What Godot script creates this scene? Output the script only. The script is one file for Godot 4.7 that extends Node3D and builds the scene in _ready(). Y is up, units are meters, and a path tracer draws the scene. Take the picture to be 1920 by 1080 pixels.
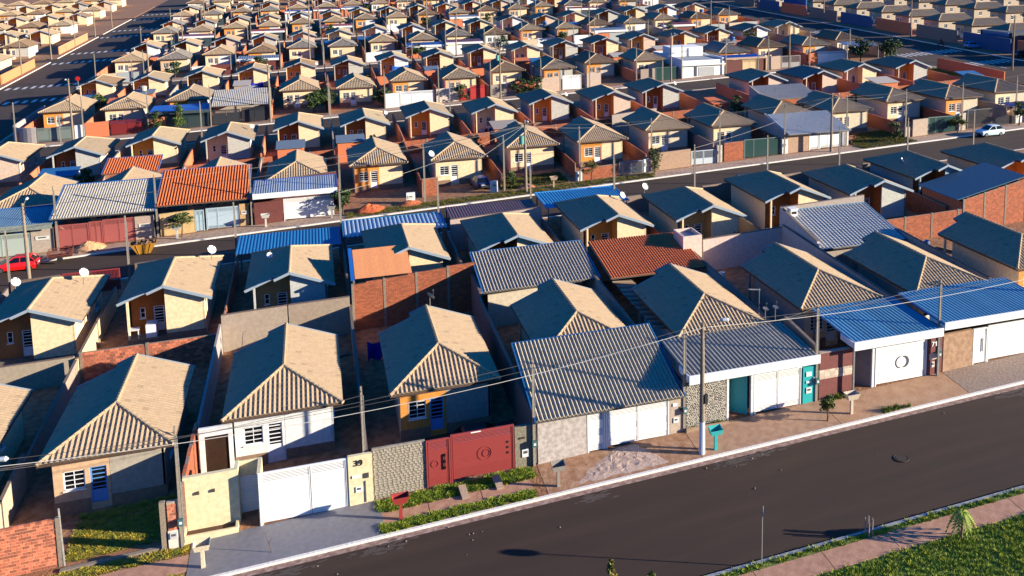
extends Node3D
# A hillside housing estate seen from the air: x runs along the streets, d (= -z) runs away from the nearest kerb.

var taken := {}
var mats := {}
var rng := RandomNumberGenerator.new()
var tex_cache := {}

# ---------------------------------------------------------------- terrain
func gy(x: float, d: float) -> float:
	return 0.0416 * x + (0.058 * d if d < 10.0 else 0.58 + 0.0268 * (d - 10.0))

func P(x: float, h: float, d: float) -> Vector3:
	return Vector3(x, gy(x, d) + h, -d)

# ---------------------------------------------------------------- naming
func numbered(n: String) -> String:
	if not taken.has(n):
		taken[n] = 0
		return n
	taken[n] += 1
	return "%s_%03d" % [n, taken[n]]

func tag(o: Node, label: String, category: String, group := "", kind := "") -> void:
	if label: o.set_meta("label", label)
	if category: o.set_meta("category", category)
	if group: o.set_meta("group", group)
	if kind: o.set_meta("kind", kind)

func thing(n: String, label: String, category: String, at := Vector3.ZERO, turn := 0.0, group := "") -> Node3D:
	var o := Node3D.new()
	o.name = numbered(n)
	add_child(o)
	o.position = at
	o.rotation.y = turn
	tag(o, label, category, group)
	return o

# ---------------------------------------------------------------- meshes
func mb() -> SurfaceTool:
	var st := SurfaceTool.new()
	st.begin(Mesh.PRIMITIVE_TRIANGLES)
	st.set_smooth_group(-1)
	st.set_color(Color.WHITE)
	return st

func tri(st: SurfaceTool, a: Vector3, b: Vector3, c: Vector3) -> void:
	st.add_vertex(a); st.add_vertex(b); st.add_vertex(c)

func quad(st: SurfaceTool, a: Vector3, b: Vector3, c: Vector3, d: Vector3) -> void:
	st.add_vertex(a); st.add_vertex(b); st.add_vertex(c)
	st.add_vertex(a); st.add_vertex(c); st.add_vertex(d)

func hexa(st: SurfaceTool, b: Array, t: Array) -> void:   # four bottom points, four top points, same order
	quad(st, t[0], t[1], t[2], t[3])
	quad(st, b[3], b[2], b[1], b[0])
	for i in 4:
		var j := (i + 1) % 4
		quad(st, b[i], b[j], t[j], t[i])

func box(st: SurfaceTool, c: Vector3, s: Vector3, bs := Basis.IDENTITY) -> void:
	var h := s * 0.5
	var b := []; var t := []
	for q in [Vector3(-1, 0, 1), Vector3(-1, 0, -1), Vector3(1, 0, -1), Vector3(1, 0, 1)]:
		b.append(c + bs * Vector3(q.x * h.x, -h.y, q.z * h.z))
		t.append(c + bs * Vector3(q.x * h.x, h.y, q.z * h.z))
	hexa(st, b, t)

func bx(st: SurfaceTool, x0: float, x1: float, y0: float, y1: float, z0: float, z1: float) -> void:
	box(st, Vector3((x0 + x1) / 2, (y0 + y1) / 2, (z0 + z1) / 2), Vector3(absf(x1 - x0), absf(y1 - y0), absf(z1 - z0)))

func bar(st: SurfaceTool, a: Vector3, b: Vector3, w: float, h: float, up := Vector3.UP) -> void:
	var f := (b - a).normalized()
	var u := up if absf(f.dot(up)) < 0.98 else Vector3.RIGHT
	var r := f.cross(u).normalized()
	u = r.cross(f)
	box(st, (a + b) / 2, Vector3(w, h, a.distance_to(b)), Basis(r, u, -f))

func tube(st: SurfaceTool, pts: Array, rad: Array, n := 8, caps := true) -> void:
	var rings := []
	for i in pts.size():
		var f: Vector3
		if i == 0: f = pts[1] - pts[0]
		elif i == pts.size() - 1: f = pts[i] - pts[i - 1]
		else: f = pts[i + 1] - pts[i - 1]
		f = f.normalized()
		var u := Vector3.UP if absf(f.y) < 0.95 else Vector3.RIGHT
		var r := f.cross(u).normalized()
		u = r.cross(f)
		var ring := []
		for k in n:
			var a := TAU * k / n
			ring.append(pts[i] + (r * cos(a) + u * sin(a)) * float(rad[i]))
		rings.append(ring)
	for i in pts.size() - 1:
		for k in n:
			var k2 := (k + 1) % n
			quad(st, rings[i][k], rings[i + 1][k], rings[i + 1][k2], rings[i][k2])
	if caps:
		for k in range(1, n - 1):
			tri(st, rings[0][0], rings[0][k], rings[0][k + 1])
			var e: Array = rings[-1]
			tri(st, e[0], e[k + 1], e[k])

func lathe(st: SurfaceTool, prof: Array, tr := Transform3D.IDENTITY, n := 16) -> void:   # prof: Vector2(r, y)
	for i in prof.size() - 1:
		for k in n:
			var a := TAU * k / n
			var b := TAU * (k + 1) / n
			var p0: Vector2 = prof[i]; var p1: Vector2 = prof[i + 1]
			quad(st, tr * Vector3(p0.x * cos(a), p0.y, p0.x * sin(a)), tr * Vector3(p1.x * cos(a), p1.y, p1.x * sin(a)),
				tr * Vector3(p1.x * cos(b), p1.y, p1.x * sin(b)), tr * Vector3(p0.x * cos(b), p0.y, p0.x * sin(b)))

func finish(st: SurfaceTool) -> ArrayMesh:
	st.generate_normals()
	return st.commit()

func put(mesh: Mesh, n: String, m: Material, parent: Node = null, at := Vector3.ZERO) -> MeshInstance3D:
	var o := MeshInstance3D.new()
	o.mesh = mesh
	o.material_override = m
	if parent == null or parent == self:
		o.name = numbered(n)
		add_child(o)
	else:
		o.name = n
		parent.add_child(o, true)
	o.position = at
	return o

func build(st: SurfaceTool, n: String, m: Material, parent: Node = null) -> MeshInstance3D:
	return put(finish(st), n, m, parent)

# ---------------------------------------------------------------- materials
func grain(freq: float, lo: Color, hi: Color, sd := 1, oct := 4, mid = null, normal := 0.0) -> NoiseTexture2D:
	var key := "%s %s %s %s %s %s %s" % [freq, lo, hi, sd, oct, mid, normal]
	if tex_cache.has(key): return tex_cache[key]
	var fn := FastNoiseLite.new()
	fn.noise_type = FastNoiseLite.TYPE_SIMPLEX_SMOOTH
	fn.seed = sd
	fn.frequency = freq
	fn.fractal_octaves = oct
	var t := NoiseTexture2D.new()
	t.width = 512; t.height = 512
	t.seamless = true
	t.noise = fn
	if normal > 0.0:
		t.as_normal_map = true
		t.bump_strength = normal
	else:
		var g := Gradient.new()
		g.set_color(0, lo); g.set_color(1, hi)
		if mid != null: g.add_point(0.5, mid)
		t.color_ramp = g
	tex_cache[key] = t
	return t

func mat(col: Color, rough := 0.85, scale := 0.35, amount := 0.22, freq := 0.02, bump := 0.0, metal := 0.0, sd := 3, vc := false) -> StandardMaterial3D:
	var key := "%s %s %s %s %s %s %s %s %s" % [col, rough, scale, amount, freq, bump, metal, sd, vc]
	if mats.has(key): return mats[key]
	var m := StandardMaterial3D.new()
	m.albedo_color = col
	m.roughness = rough
	m.metallic = metal
	if amount > 0.0:
		var lo := 1.0 - amount
		m.albedo_texture = grain(freq, Color(lo, lo, lo), Color.WHITE, sd, 5)
	if bump > 0.0:
		m.normal_enabled = true
		m.normal_texture = grain(0.06, Color.BLACK, Color.WHITE, 9, 4, null, 6.0)
		m.normal_scale = bump
	m.uv1_triplanar = true
	m.uv1_world_triplanar = true
	m.uv1_scale = Vector3.ONE * scale
	m.vertex_color_use_as_albedo = vc
	mats[key] = m
	return m

func ramp_mat(lo: Color, mid: Color, hi: Color, scale: float, freq := 0.015, rough := 0.95, sd := 5, bump := 0.0) -> StandardMaterial3D:
	var m := StandardMaterial3D.new()
	m.albedo_texture = grain(freq, lo, hi, sd, 6, mid)
	m.roughness = rough
	m.uv1_triplanar = true
	m.uv1_world_triplanar = true
	m.uv1_scale = Vector3.ONE * scale
	if bump > 0.0:
		m.normal_enabled = true
		m.normal_texture = grain(0.06, Color.BLACK, Color.WHITE, 9, 4, null, 6.0)
		m.normal_scale = bump
	return m

func glass() -> StandardMaterial3D:
	if mats.has("glass"): return mats["glass"]
	var m := StandardMaterial3D.new()
	m.albedo_color = Color(0.06, 0.07, 0.08)
	m.roughness = 0.12
	mats["glass"] = m
	return m

func plaster(col: Color) -> StandardMaterial3D: return mat(col, 0.9, 0.3, 0.13, 0.014, 0.07)
func paint(col: Color) -> StandardMaterial3D: return mat(col, 0.5, 0.5, 0.04, 0.012)

var CREAM := Color(0.91, 0.80, 0.64)
var WHITE := Color(0.86, 0.86, 0.85)
var OCHRE := Color(0.84, 0.56, 0.24)
var PEACH := Color(0.80, 0.66, 0.52)
var BROWN := Color(0.55, 0.33, 0.16)
var GREYP := Color(0.62, 0.57, 0.53)
var BRICK := Color(0.76, 0.43, 0.29)
var WINE := Color(0.36, 0.20, 0.19)
var TEAL := Color(0.12, 0.62, 0.62)
var BLUE := Color(0.10, 0.36, 0.66)

# ---------------------------------------------------------------- tiled and ribbed slopes
# A slope in its own plane: o is the eave corner, u runs along the eave, v up the slope, n stands on it.
func tile_at(st: SurfaceTool, o: Vector3, u: Vector3, v: Vector3, n: Vector3, u0: float, cw: float, v0: float, ch: float, bot: Callable, top: Callable, amp: float, ns: int, tone: float) -> bool:
	var lo := []; var hi := []; var ok := false
	for i in ns + 1:
		var t := float(i) / ns
		var uu := u0 + cw * t
		var a := maxf(v0, bot.call(uu)); var b := minf(v0 + ch, top.call(uu))
		if b - a > 0.02: ok = true
		if b < a: b = a
		var pr := amp * (0.5 - 0.5 * cos(TAU * t))
		lo.append(o + u * uu + v * a + n * (pr + 0.03 * (1.0 - (a - v0) / ch)))
		hi.append(o + u * uu + v * b + n * (pr + 0.03 * (1.0 - (b - v0) / ch)))
	if not ok: return false
	st.set_color(Color(tone, tone, tone))
	for i in ns:
		quad(st, lo[i], hi[i], hi[i + 1], lo[i + 1])
		quad(st, lo[i] - n * (0.03 + amp * 0.3), lo[i], lo[i + 1], lo[i + 1] - n * (0.03 + amp * 0.3))
	return true

func tile_slope(parent: Node, n_name: String, m: Material, o: Vector3, u: Vector3, v: Vector3, n: Vector3, ulen: float, vmax: float, bot: Callable, top: Callable, cw := 0.30, ch := 0.38, amp := 0.055, pieces := false, ns := 4) -> void:
	var cols := int(round(ulen / cw))
	cw = ulen / cols
	var rows := int(ceil(vmax / ch))
	var st := mb()
	var r := RandomNumberGenerator.new()
	r.seed = 77
	for c in cols:
		for k in rows:
			var tone := 0.88 + 0.12 * r.randf() - (0.2 if r.randf() < 0.02 else 0.0)
			if pieces:
				var s2 := mb()
				if tile_at(s2, o, u, v, n, c * cw, cw, k * ch, ch, bot, top, amp, ns, tone):
					build(s2, "roof_tile", m, parent)
			else:
				tile_at(st, o, u, v, n, c * cw, cw, k * ch, ch, bot, top, amp, ns, tone)
	if not pieces:
		var q := build(st, n_name, m, parent)
		q.set_meta("kind", "stuff")

# ---------------------------------------------------------------- walls with openings
# A wall face standing at a, running along unit u, with rectangular holes [u0, u1, y0, y1]; w is the thickness, inn points inwards.
func holed_wall(st: SurfaceTool, a: Vector3, u: Vector3, inn: Vector3, length: float, y0: float, y1: float, holes: Array, w := 0.14) -> void:
	var us := [0.0, length]; var ys := [y0, y1]
	for h in holes:
		us.append(h[0]); us.append(h[1]); ys.append(h[2]); ys.append(h[3])
	us.sort(); ys.sort()
	for i in us.size() - 1:
		if us[i + 1] - us[i] < 0.001: continue
		for j in ys.size() - 1:
			if ys[j + 1] - ys[j] < 0.001: continue
			var cu: float = (us[i] + us[i + 1]) / 2; var cy: float = (ys[j] + ys[j + 1]) / 2
			var open := false
			for h in holes:
				if cu > h[0] and cu < h[1] and cy > h[2] and cy < h[3]: open = true
			if open: continue
			for e in [Vector3.ZERO, inn * w]:
				quad(st, a + e + u * us[i] + Vector3.UP * ys[j], a + e + u * us[i] + Vector3.UP * ys[j + 1], a + e + u * us[i + 1] + Vector3.UP * ys[j + 1], a + e + u * us[i + 1] + Vector3.UP * ys[j])
	for h in holes:
		var c := [a + u * h[0] + Vector3.UP * h[2], a + u * h[1] + Vector3.UP * h[2], a + u * h[1] + Vector3.UP * h[3], a + u * h[0] + Vector3.UP * h[3]]
		for k in 4:
			quad(st, c[k], c[(k + 1) % 4], c[(k + 1) % 4] + inn * w, c[k] + inn * w)
	# the ends and the top
	quad(st, a + Vector3.UP * y1, a + u * length + Vector3.UP * y1, a + u * length + Vector3.UP * y1 + inn * w, a + Vector3.UP * y1 + inn * w)
	quad(st, a + Vector3.UP * y0, a + Vector3.UP * y1, a + Vector3.UP * y1 + inn * w, a + Vector3.UP * y0 + inn * w)
	quad(st, a + u * length + Vector3.UP * y0, a + u * length + Vector3.UP * y1, a + u * length + Vector3.UP * y1 + inn * w, a + u * length + Vector3.UP * y0 + inn * w)

func window_unit(parent: Node, a: Vector3, u: Vector3, inn: Vector3, w: float, h: float, nx: int, ny: int, frame_m: Material) -> void:
	var win := Node3D.new()
	win.name = "window"
	parent.add_child(win, true)
	var f := mb()
	var up := Vector3.UP
	var e := inn * 0.05
	bar(f, a + e + up * 0.03, a + e + u * w + up * 0.03, 0.06, 0.06)
	bar(f, a + e + up * (h - 0.03), a + e + u * w + up * (h - 0.03), 0.06, 0.06)
	bar(f, a + e + u * 0.03, a + e + u * 0.03 + up * h, 0.06, 0.06)
	bar(f, a + e + u * (w - 0.03), a + e + u * (w - 0.03) + up * h, 0.06, 0.06)
	bar(f, a - inn * 0.03 - u * 0.05 - up * 0.03, a - inn * 0.03 + u * (w + 0.05) - up * 0.03, 0.12, 0.05)
	build(f, "frame", frame_m, win)
	var g := mb()
	for i in range(1, nx): bar(g, a + e + u * (w * i / nx), a + e + u * (w * i / nx) + up * h, 0.035, 0.035)
	for i in range(1, ny): bar(g, a + e + up * (h * i / ny), a + e + u * w + up * (h * i / ny), 0.035, 0.035)
	build(g, "grille", frame_m, win)
	var p := mb()
	quad(p, a + inn * 0.1, a + inn * 0.1 + up * h, a + inn * 0.1 + up * h + u * w, a + inn * 0.1 + u * w)
	build(p, "pane", glass(), win)

func door_unit(parent: Node, a: Vector3, u: Vector3, inn: Vector3, w: float, h: float, m: Material) -> void:
	var dr := Node3D.new()
	dr.name = "door"
	parent.add_child(dr, true)
	var up := Vector3.UP
	var e := inn * 0.06
	var f := mb()
	bar(f, a + e + u * 0.03, a + e + u * 0.03 + up * h, 0.06, 0.1)
	bar(f, a + e + u * (w - 0.03), a + e + u * (w - 0.03) + up * h, 0.06, 0.1)
	bar(f, a + e + up * (h - 0.03), a + e + u * w + up * (h - 0.03), 0.1, 0.06)
	build(f, "frame", m, dr)
	var l := mb()
	var c := a + e + u * (w / 2) + up * (h * 0.18)
	box(l, c, Vector3(w - 0.12, h * 0.34, 0.04), Basis(u, up, inn))
	for i in 5: bar(l, a + e + u * 0.05 + up * (h * (0.42 + 0.12 * i)), a + e + u * (w - 0.05) + up * (h * (0.42 + 0.12 * i)), 0.04, 0.05)
	build(l, "leaf", m, dr)
	var p := mb()
	var b := a + inn * 0.11
	quad(p, b + up * 0.05, b + up * h, b + up * h + u * w, b + up * 0.05 + u * w)
	build(p, "pane", glass(), dr)

# ---------------------------------------------------------------- the estate house
# Local frame: front wall on d = 0, the house runs to d = 9.6; m = 1 shows its hipped front, m = -1 its gabled rear to the viewer.
var tile_m: StandardMaterial3D
var cap_m: StandardMaterial3D

func house_proto(m: float, near: bool) -> Node3D:
	var root := Node3D.new()
	var q := func(x: float, y: float, d: float) -> Vector3: return Vector3(x, y, -d * m)
	var X := Vector3.RIGHT
	var IN := Vector3(0, 0, -m)
	var E := 3.05; var R := 3.5; var A := 4.45
	var ap := 3.0; var rear := 10.0; var rec := 9.2; var nx := -1.2
	# walls
	var st := mb()
	holed_wall(st, q.call(0.02, 0, 0), X, IN, 2.86, -1.2, 3.2, [])
	holed_wall(st, q.call(2.9, 0, 0), IN, -X, 9.6, -1.2, 3.2, [[1.6, 2.6, 1.1, 2.1], [5.2, 5.8, 1.5, 2.1]])
	holed_wall(st, q.call(-2.9, 0, 0), IN, X, 8.0, -1.2, 3.2, [])
	holed_wall(st, q.call(0.0, 0, 9.6), X, -IN, 2.86, -1.2, 3.2, [])
	tri(st, q.call(0, 3.2, 9.6), q.call(0, 4.3, 9.6), q.call(2.9, 3.2, 9.6))
	tri(st, q.call(0, 3.2, 9.47), q.call(0, 4.3, 9.47), q.call(2.9, 3.2, 9.47))
	build(st, "wall", plaster(CREAM), root)
	st = mb()
	holed_wall(st, q.call(-2.88, 0, -0.01), X, IN, 2.88, -1.2, 3.2, [[0.5, 1.6, 1.0, 2.15], [1.86, 2.72, 0.0, 2.2]])
	build(st, "accent_wall", plaster(OCHRE), root)
	st = mb()
	holed_wall(st, q.call(-2.88, 0, 8.0), X, -IN, 2.9, -1.2, 3.2, [[0.75, 1.15, 1.25, 2.15], [1.75, 2.55, 0.02, 2.15]])
	holed_wall(st, q.call(0.0, 0, 8.0), IN, X, 1.46, 0.0, 3.2, [])
	tri(st, q.call(0.0, 3.2, 8.0), q.call(0.0, 4.3, 8.0), q.call(0.0, 4.3, 9.46))
	tri(st, q.call(0.0, 3.2, 8.0), q.call(0.0, 4.3, 9.46), q.call(0.0, 3.2, 9.46))
	quad(st, q.call(-2.88, 3.2, 8.0), q.call(0, 4.32, 8.0), q.call(0, 3.2, 8.0), q.call(0, 3.2, 8.0))
	build(st, "porch_wall", plaster(BROWN), root)
	st = mb()
	bx(st, -2.92, 0.02, -1.2, 0.0, -8.0 * m, -9.4 * m)
	build(st, "porch_floor", mat(Color(0.5, 0.44, 0.38)), root)
	st = mb()
	bx(st, -2.9, -2.74, 0.0, 3.2, -9.0 * m, -9.16 * m)
	build(st, "column", plaster(CREAM), root)
	# a darker painted band round the foot of the walls
	st = mb()
	bx(st, 0.03, 2.93, -1.2, 0.35, 0.035 * m, 0.0)
	build(st, "plinth", plaster(Color(0.56, 0.45, 0.36)), root)
	st = mb()
	bx(st, -2.93, -1.06, -1.2, 0.35, 0.035 * m, 0.0)
	build(st, "plinth", plaster(Color(0.56, 0.45, 0.36)), root)
	st = mb()
	bx(st, 0.0, 2.93, -1.2, 0.35, -9.6 * m, -9.635 * m)
	build(st, "plinth", plaster(Color(0.56, 0.45, 0.36)), root)
	# openings
	var fm := paint(Color(0.88, 0.89, 0.9))
	window_unit(root, q.call(-2.38, 1.0, 0), X, IN, 1.1, 1.15, 2, 4, fm)
	door_unit(root, q.call(-1.02, 0.0, 0), X, IN, 0.86, 2.2, fm)
	window_unit(root, q.call(-2.13, 1.25, 8.0), X, -IN, 0.4, 0.9, 1, 2, fm)
	door_unit(root, q.call(-1.13, 0.02, 8.0), X, -IN, 0.8, 2.13, fm)
	window_unit(root, q.call(2.9, 1.1, 1.6), IN, -X, 1.0, 1.0, 2, 2, fm)
	window_unit(root, q.call(2.9, 1.5, 5.2), IN, -X, 0.6, 0.6, 1, 2, fm)
	# deck under the tiles
	st = mb()
	var L := [q.call(-R, E, -0.5), q.call(0, A, ap), q.call(0, A, rear), q.call(nx, A + nx * 0.4, rear), q.call(nx, A + nx * 0.4, rec), q.call(-R, E, rec)]
	for dy in [Vector3.ZERO, Vector3(0, -0.09, 0)]:
		for i in range(1, 5): tri(st, L[0] + dy, L[i] + dy, L[i + 1] + dy)
		quad(st, q.call(R, E, -0.5) + dy, q.call(0, A, ap) + dy, q.call(0, A, rear) + dy, q.call(R, E, rear) + dy)
		tri(st, q.call(-R, E, -0.5) + dy, q.call(0, A, ap) + dy, q.call(R, E, -0.5) + dy)
	build(st, "roof_deck", mat(Color(0.47, 0.42, 0.36)), root)
	# tiles
	var sl := sqrt(1.16)
	var kk := sl
	var wrap := func(u: Vector3, v: Vector3) -> Vector3:
		var n: Vector3 = u.cross(v).normalized()
		return n if n.y > 0 else -n
	var up_l := Vector3(1, 0.4, 0).normalized(); var up_r := Vector3(-1, 0.4, 0).normalized(); var up_h := Vector3(0, 0.4, -m).normalized()
	var lift := Vector3(0, 0.012, 0)
	tile_slope(root, "roof_slope_tiles", tile_m, q.call(-R, E, -0.5) + lift, IN, up_l, wrap.call(IN, up_l), 10.5, R * sl,
		func(u: float) -> float: return 0.0 if u <= rec + 0.5 else (R + nx) * sl,
		func(u: float) -> float: return minf(u, R) * sl, 0.30, 0.38)
	tile_slope(root, "roof_slope_tiles", tile_m, q.call(R, E, -0.5) + lift, IN, up_r, wrap.call(IN, up_r), 10.5, R * sl,
		func(_u: float) -> float: return 0.0,
		func(u: float) -> float: return minf(u, R) * sl, 0.30, 0.38)
	tile_slope(root, "hip_tiles", tile_m, q.call(-R, E, -0.5) + lift, X, up_h, wrap.call(X, up_h), 7.0, R * sl,
		func(_u: float) -> float: return 0.0,
		func(u: float) -> float: return minf(u, 7.0 - u) * sl, 0.28, 0.38, 0.075, near and m > 0)
	# ridge and hip caps
	var lines := [[q.call(0, A, rear), q.call(0, A, ap)], [q.call(0, A, ap), q.call(-R, E, -0.5)], [q.call(0, A, ap), q.call(R, E, -0.5)]]
	var caps := mb()
	for l in lines:
		var a: Vector3 = l[0]; var b: Vector3 = l[1]
		var cnt := int(round(a.distance_to(b) / 0.4))
		var f := (b - a).normalized()
		var piece := mb()
		for i in cnt:
			var s0 := a + (b - a) * (float(i) / cnt) + Vector3(0, 0.05, 0)
			var s1 := a + (b - a) * (float(i + 1) / cnt) + Vector3(0, 0.05, 0) + f * 0.03
			if near:
				var sp := mb()
				var tn := 0.85 + 0.15 * rng.randf()
				sp.set_color(Color(tn, tn, tn))
				tube(sp, [s0, s1], [0.105, 0.13], 7)
				build(sp, "ridge_tile", cap_m, root)
			else:
				tube(caps, [s0, s1], [0.10, 0.13], 6)
		piece.clear()
	if not near: build(caps, "ridge_caps", cap_m, root)
	# bargeboards on the rear rakes and the eaves boards
	st = mb()
	var dn := Vector3(0, -0.03, 0)
	bar(st, q.call(0, A, rear + 0.02) + dn, q.call(R + 0.05, E - 0.02, rear + 0.02) + dn, 0.06, 0.22)
	bar(st, q.call(0, A, rear + 0.02) + dn, q.call(nx - 0.03, A + nx * 0.4, rear + 0.02) + dn, 0.06, 0.22)
	bar(st, q.call(nx, A + nx * 0.4, rec + 0.02) + dn, q.call(-R - 0.05, E - 0.02, rec + 0.02) + dn, 0.06, 0.22)
	build(st, "bargeboard", paint(Color(0.55, 0.60, 0.64)), root)
	st = mb()
	bar(st, q.call(-R, E - 0.07, -0.5), q.call(-R, E - 0.07, rec), 0.04, 0.14)
	bar(st, q.call(R, E - 0.07, -0.5), q.call(R, E - 0.07, rear), 0.04, 0.14)
	bar(st, q.call(-R, E - 0.07, -0.5), q.call(R, E - 0.07, -0.5), 0.04, 0.14)
	build(st, "eaves_board", mat(Color(0.36, 0.27, 0.2)), root)
	# soffit
	st = mb()
	bx(st, -R + 0.03, R - 0.03, E - 0.1, E - 0.07, 0.48 * m, -0.02 * m)
	build(st, "soffit", plaster(Color(0.6, 0.55, 0.48)), root)
	return root

var protos := {}
func house(x: float, d_front: float, m: float, near: bool, label: String, group: String, accent: Color, wall_c: Color, porch_c: Color, roof_m: Material = null, turn := 0.0, lift := 0.2, nm := "tiled_house") -> Node3D:
	var key := "%s %s" % [m, near]
	if not protos.has(key): protos[key] = house_proto(m, near)
	var o: Node3D = protos[key].duplicate()
	o.name = numbered(nm)
	add_child(o)
	o.position = Vector3(x, gy(x, d_front + 4.5 * m) + lift, -d_front)
	o.rotation.y = turn
	tag(o, label, "house", group)
	for c in o.get_children():
		var n := String(c.name)
		if n.begins_with("accent_wall"): c.material_override = plaster(accent)
		elif n.begins_with("wall") or n.begins_with("column"): c.material_override = plaster(wall_c)
		elif n.begins_with("porch_wall"): c.material_override = plaster(porch_c)
		elif roof_m != null and (n.contains("tiles") or n.begins_with("roof_tile")): c.material_override = roof_m
	return o

# ---------------------------------------------------------------- walls, bricks
func wall_shape(st: SurfaceTool, x0: float, d0: float, x1: float, d1: float, h0: float, h1: float, t: float, foot := -0.5) -> void:
	var f := Vector2(x1 - x0, d1 - d0).normalized()
	var s := Vector2(-f.y, f.x) * t * 0.5
	var b := []; var tp := []
	for c in [[x0 - s.x, d0 - s.y, h0], [x0 + s.x, d0 + s.y, h0], [x1 + s.x, d1 + s.y, h1], [x1 - s.x, d1 - s.y, h1]]:
		b.append(P(c[0], foot, c[1]))
		tp.append(P(c[0], c[2], c[1]))
	hexa(st, b, tp)

func wall(x0: float, d0: float, x1: float, d1: float, h0: float, h1: float, m: Material, label: String, group := "", t := 0.16, cap := true, n := "boundary_wall") -> Node3D:
	var o := thing(n, label, "wall", Vector3.ZERO, 0, group)
	var st := mb()
	wall_shape(st, x0, d0, x1, d1, h0, h1, t)
	build(st, "wall_body", m, o)
	if cap:
		st = mb()
		var f := Vector2(x1 - x0, d1 - d0).normalized()
		var s := Vector2(-f.y, f.x) * (t * 0.5 + 0.02)
		var b := []; var tp := []
		for c in [[x0 - s.x, d0 - s.y, h0], [x0 + s.x, d0 + s.y, h0], [x1 + s.x, d1 + s.y, h1], [x1 - s.x, d1 - s.y, h1]]:
			b.append(P(c[0], c[2] + 0.002, c[1])); tp.append(P(c[0], c[2] + 0.04, c[1]))
		hexa(st, b, tp)
		build(st, "coping", mat(Color(0.5, 0.42, 0.36)), o)
	return o

var brick_ms := []
func brick_wall(x0: float, d0: float, x1: float, d1: float, h0: float, h1: float, label: String, group := "", bl := 0.29, bh := 0.19, pieces := false, posts := 0.0, t := 0.14, mortar := Color(0.62, 0.52, 0.45), rough := 0.0) -> Node3D:
	var o := thing("brick_wall", label, "wall", Vector3.ZERO, 0, group)
	var st := mb()
	wall_shape(st, x0, d0, x1, d1, h0 - 0.02, h1 - 0.02, t - 0.03)
	build(st, "mortar", mat(mortar, 0.95, 0.6, 0.25), o)
	var len := Vector2(x1 - x0, d1 - d0).length()
	var f := Vector2(x1 - x0, d1 - d0) / len
	var dir := Vector3(f.x, 0, -f.y)
	var hm := maxf(h0, h1)
	var rows := int(hm / bh)
	var js := mb()
	var shared := {}
	for r in rows:
		var a := -bl * (0.5 if r % 2 else 0.0)
		while a < len:
			var u0 := maxf(a, 0.0) + (0.013 if pieces else 0.006); var u1 := minf(a + bl, len) - (0.013 if pieces else 0.006)
			a += bl
			if u1 - u0 < 0.05: continue
			var tt := (u0 + u1) / 2 / len
			if (r + 1) * bh > lerpf(h0, h1, tt) + 0.03: continue
			var c := P(lerpf(x0, x1, tt), (r + 0.5) * bh, lerpf(d0, d1, tt))
			var slope := Vector3(dir.x, gy(x0 + f.x, d0 + f.y) - gy(x0, d0), dir.z).normalized()
			var bs := Basis(slope, Vector3.UP, slope.cross(Vector3.UP).normalized())
			var tone := 0.62 + 0.38 * rng.randf()
			var sz := Vector3(u1 - u0, bh - 0.02, t + rough * (rng.randf() - 0.5))
			if pieces:
				var k := "%.2f" % (u1 - u0)
				if not shared.has(k):
					var s2 := mb()
					box(s2, Vector3.ZERO, Vector3(u1 - u0, bh - 0.032, t))
					shared[k] = finish(s2)
				var bo := put(shared[k], "brick", brick_ms[rng.randi() % brick_ms.size()], o, c)
				bo.basis = bs
				bo.position = c + bs.z * (rng.randf() - 0.5) * 0.012
			else:
				js.set_color(Color(tone, tone * 0.97, tone * 0.95))
				box(js, c, sz, bs)
	if not pieces:
		var j := build(js, "bricks", mat(BRICK, 0.92, 0.8, 0.25, 0.03, 0.0, 0.0, 3, true), o)
		j.set_meta("kind", "stuff")
	if posts > 0.0:
		var n := int(len / posts)
		for i in n + 1:
			var tt := clampf(i * posts / len, 0.01, 0.99)
			var s3 := mb()
			var c := P(lerpf(x0, x1, tt), 0, lerpf(d0, d1, tt))
			var hh := lerpf(h0, h1, tt)
			box(s3, c + Vector3(0, hh / 2 - 0.15, 0), Vector3(0.2, hh + 0.36, t + 0.05), Basis(dir, Vector3.UP, dir.cross(Vector3.UP)))
			build(s3, "post", mat(Color(0.55, 0.49, 0.43), 0.95), o)
	return o

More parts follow.
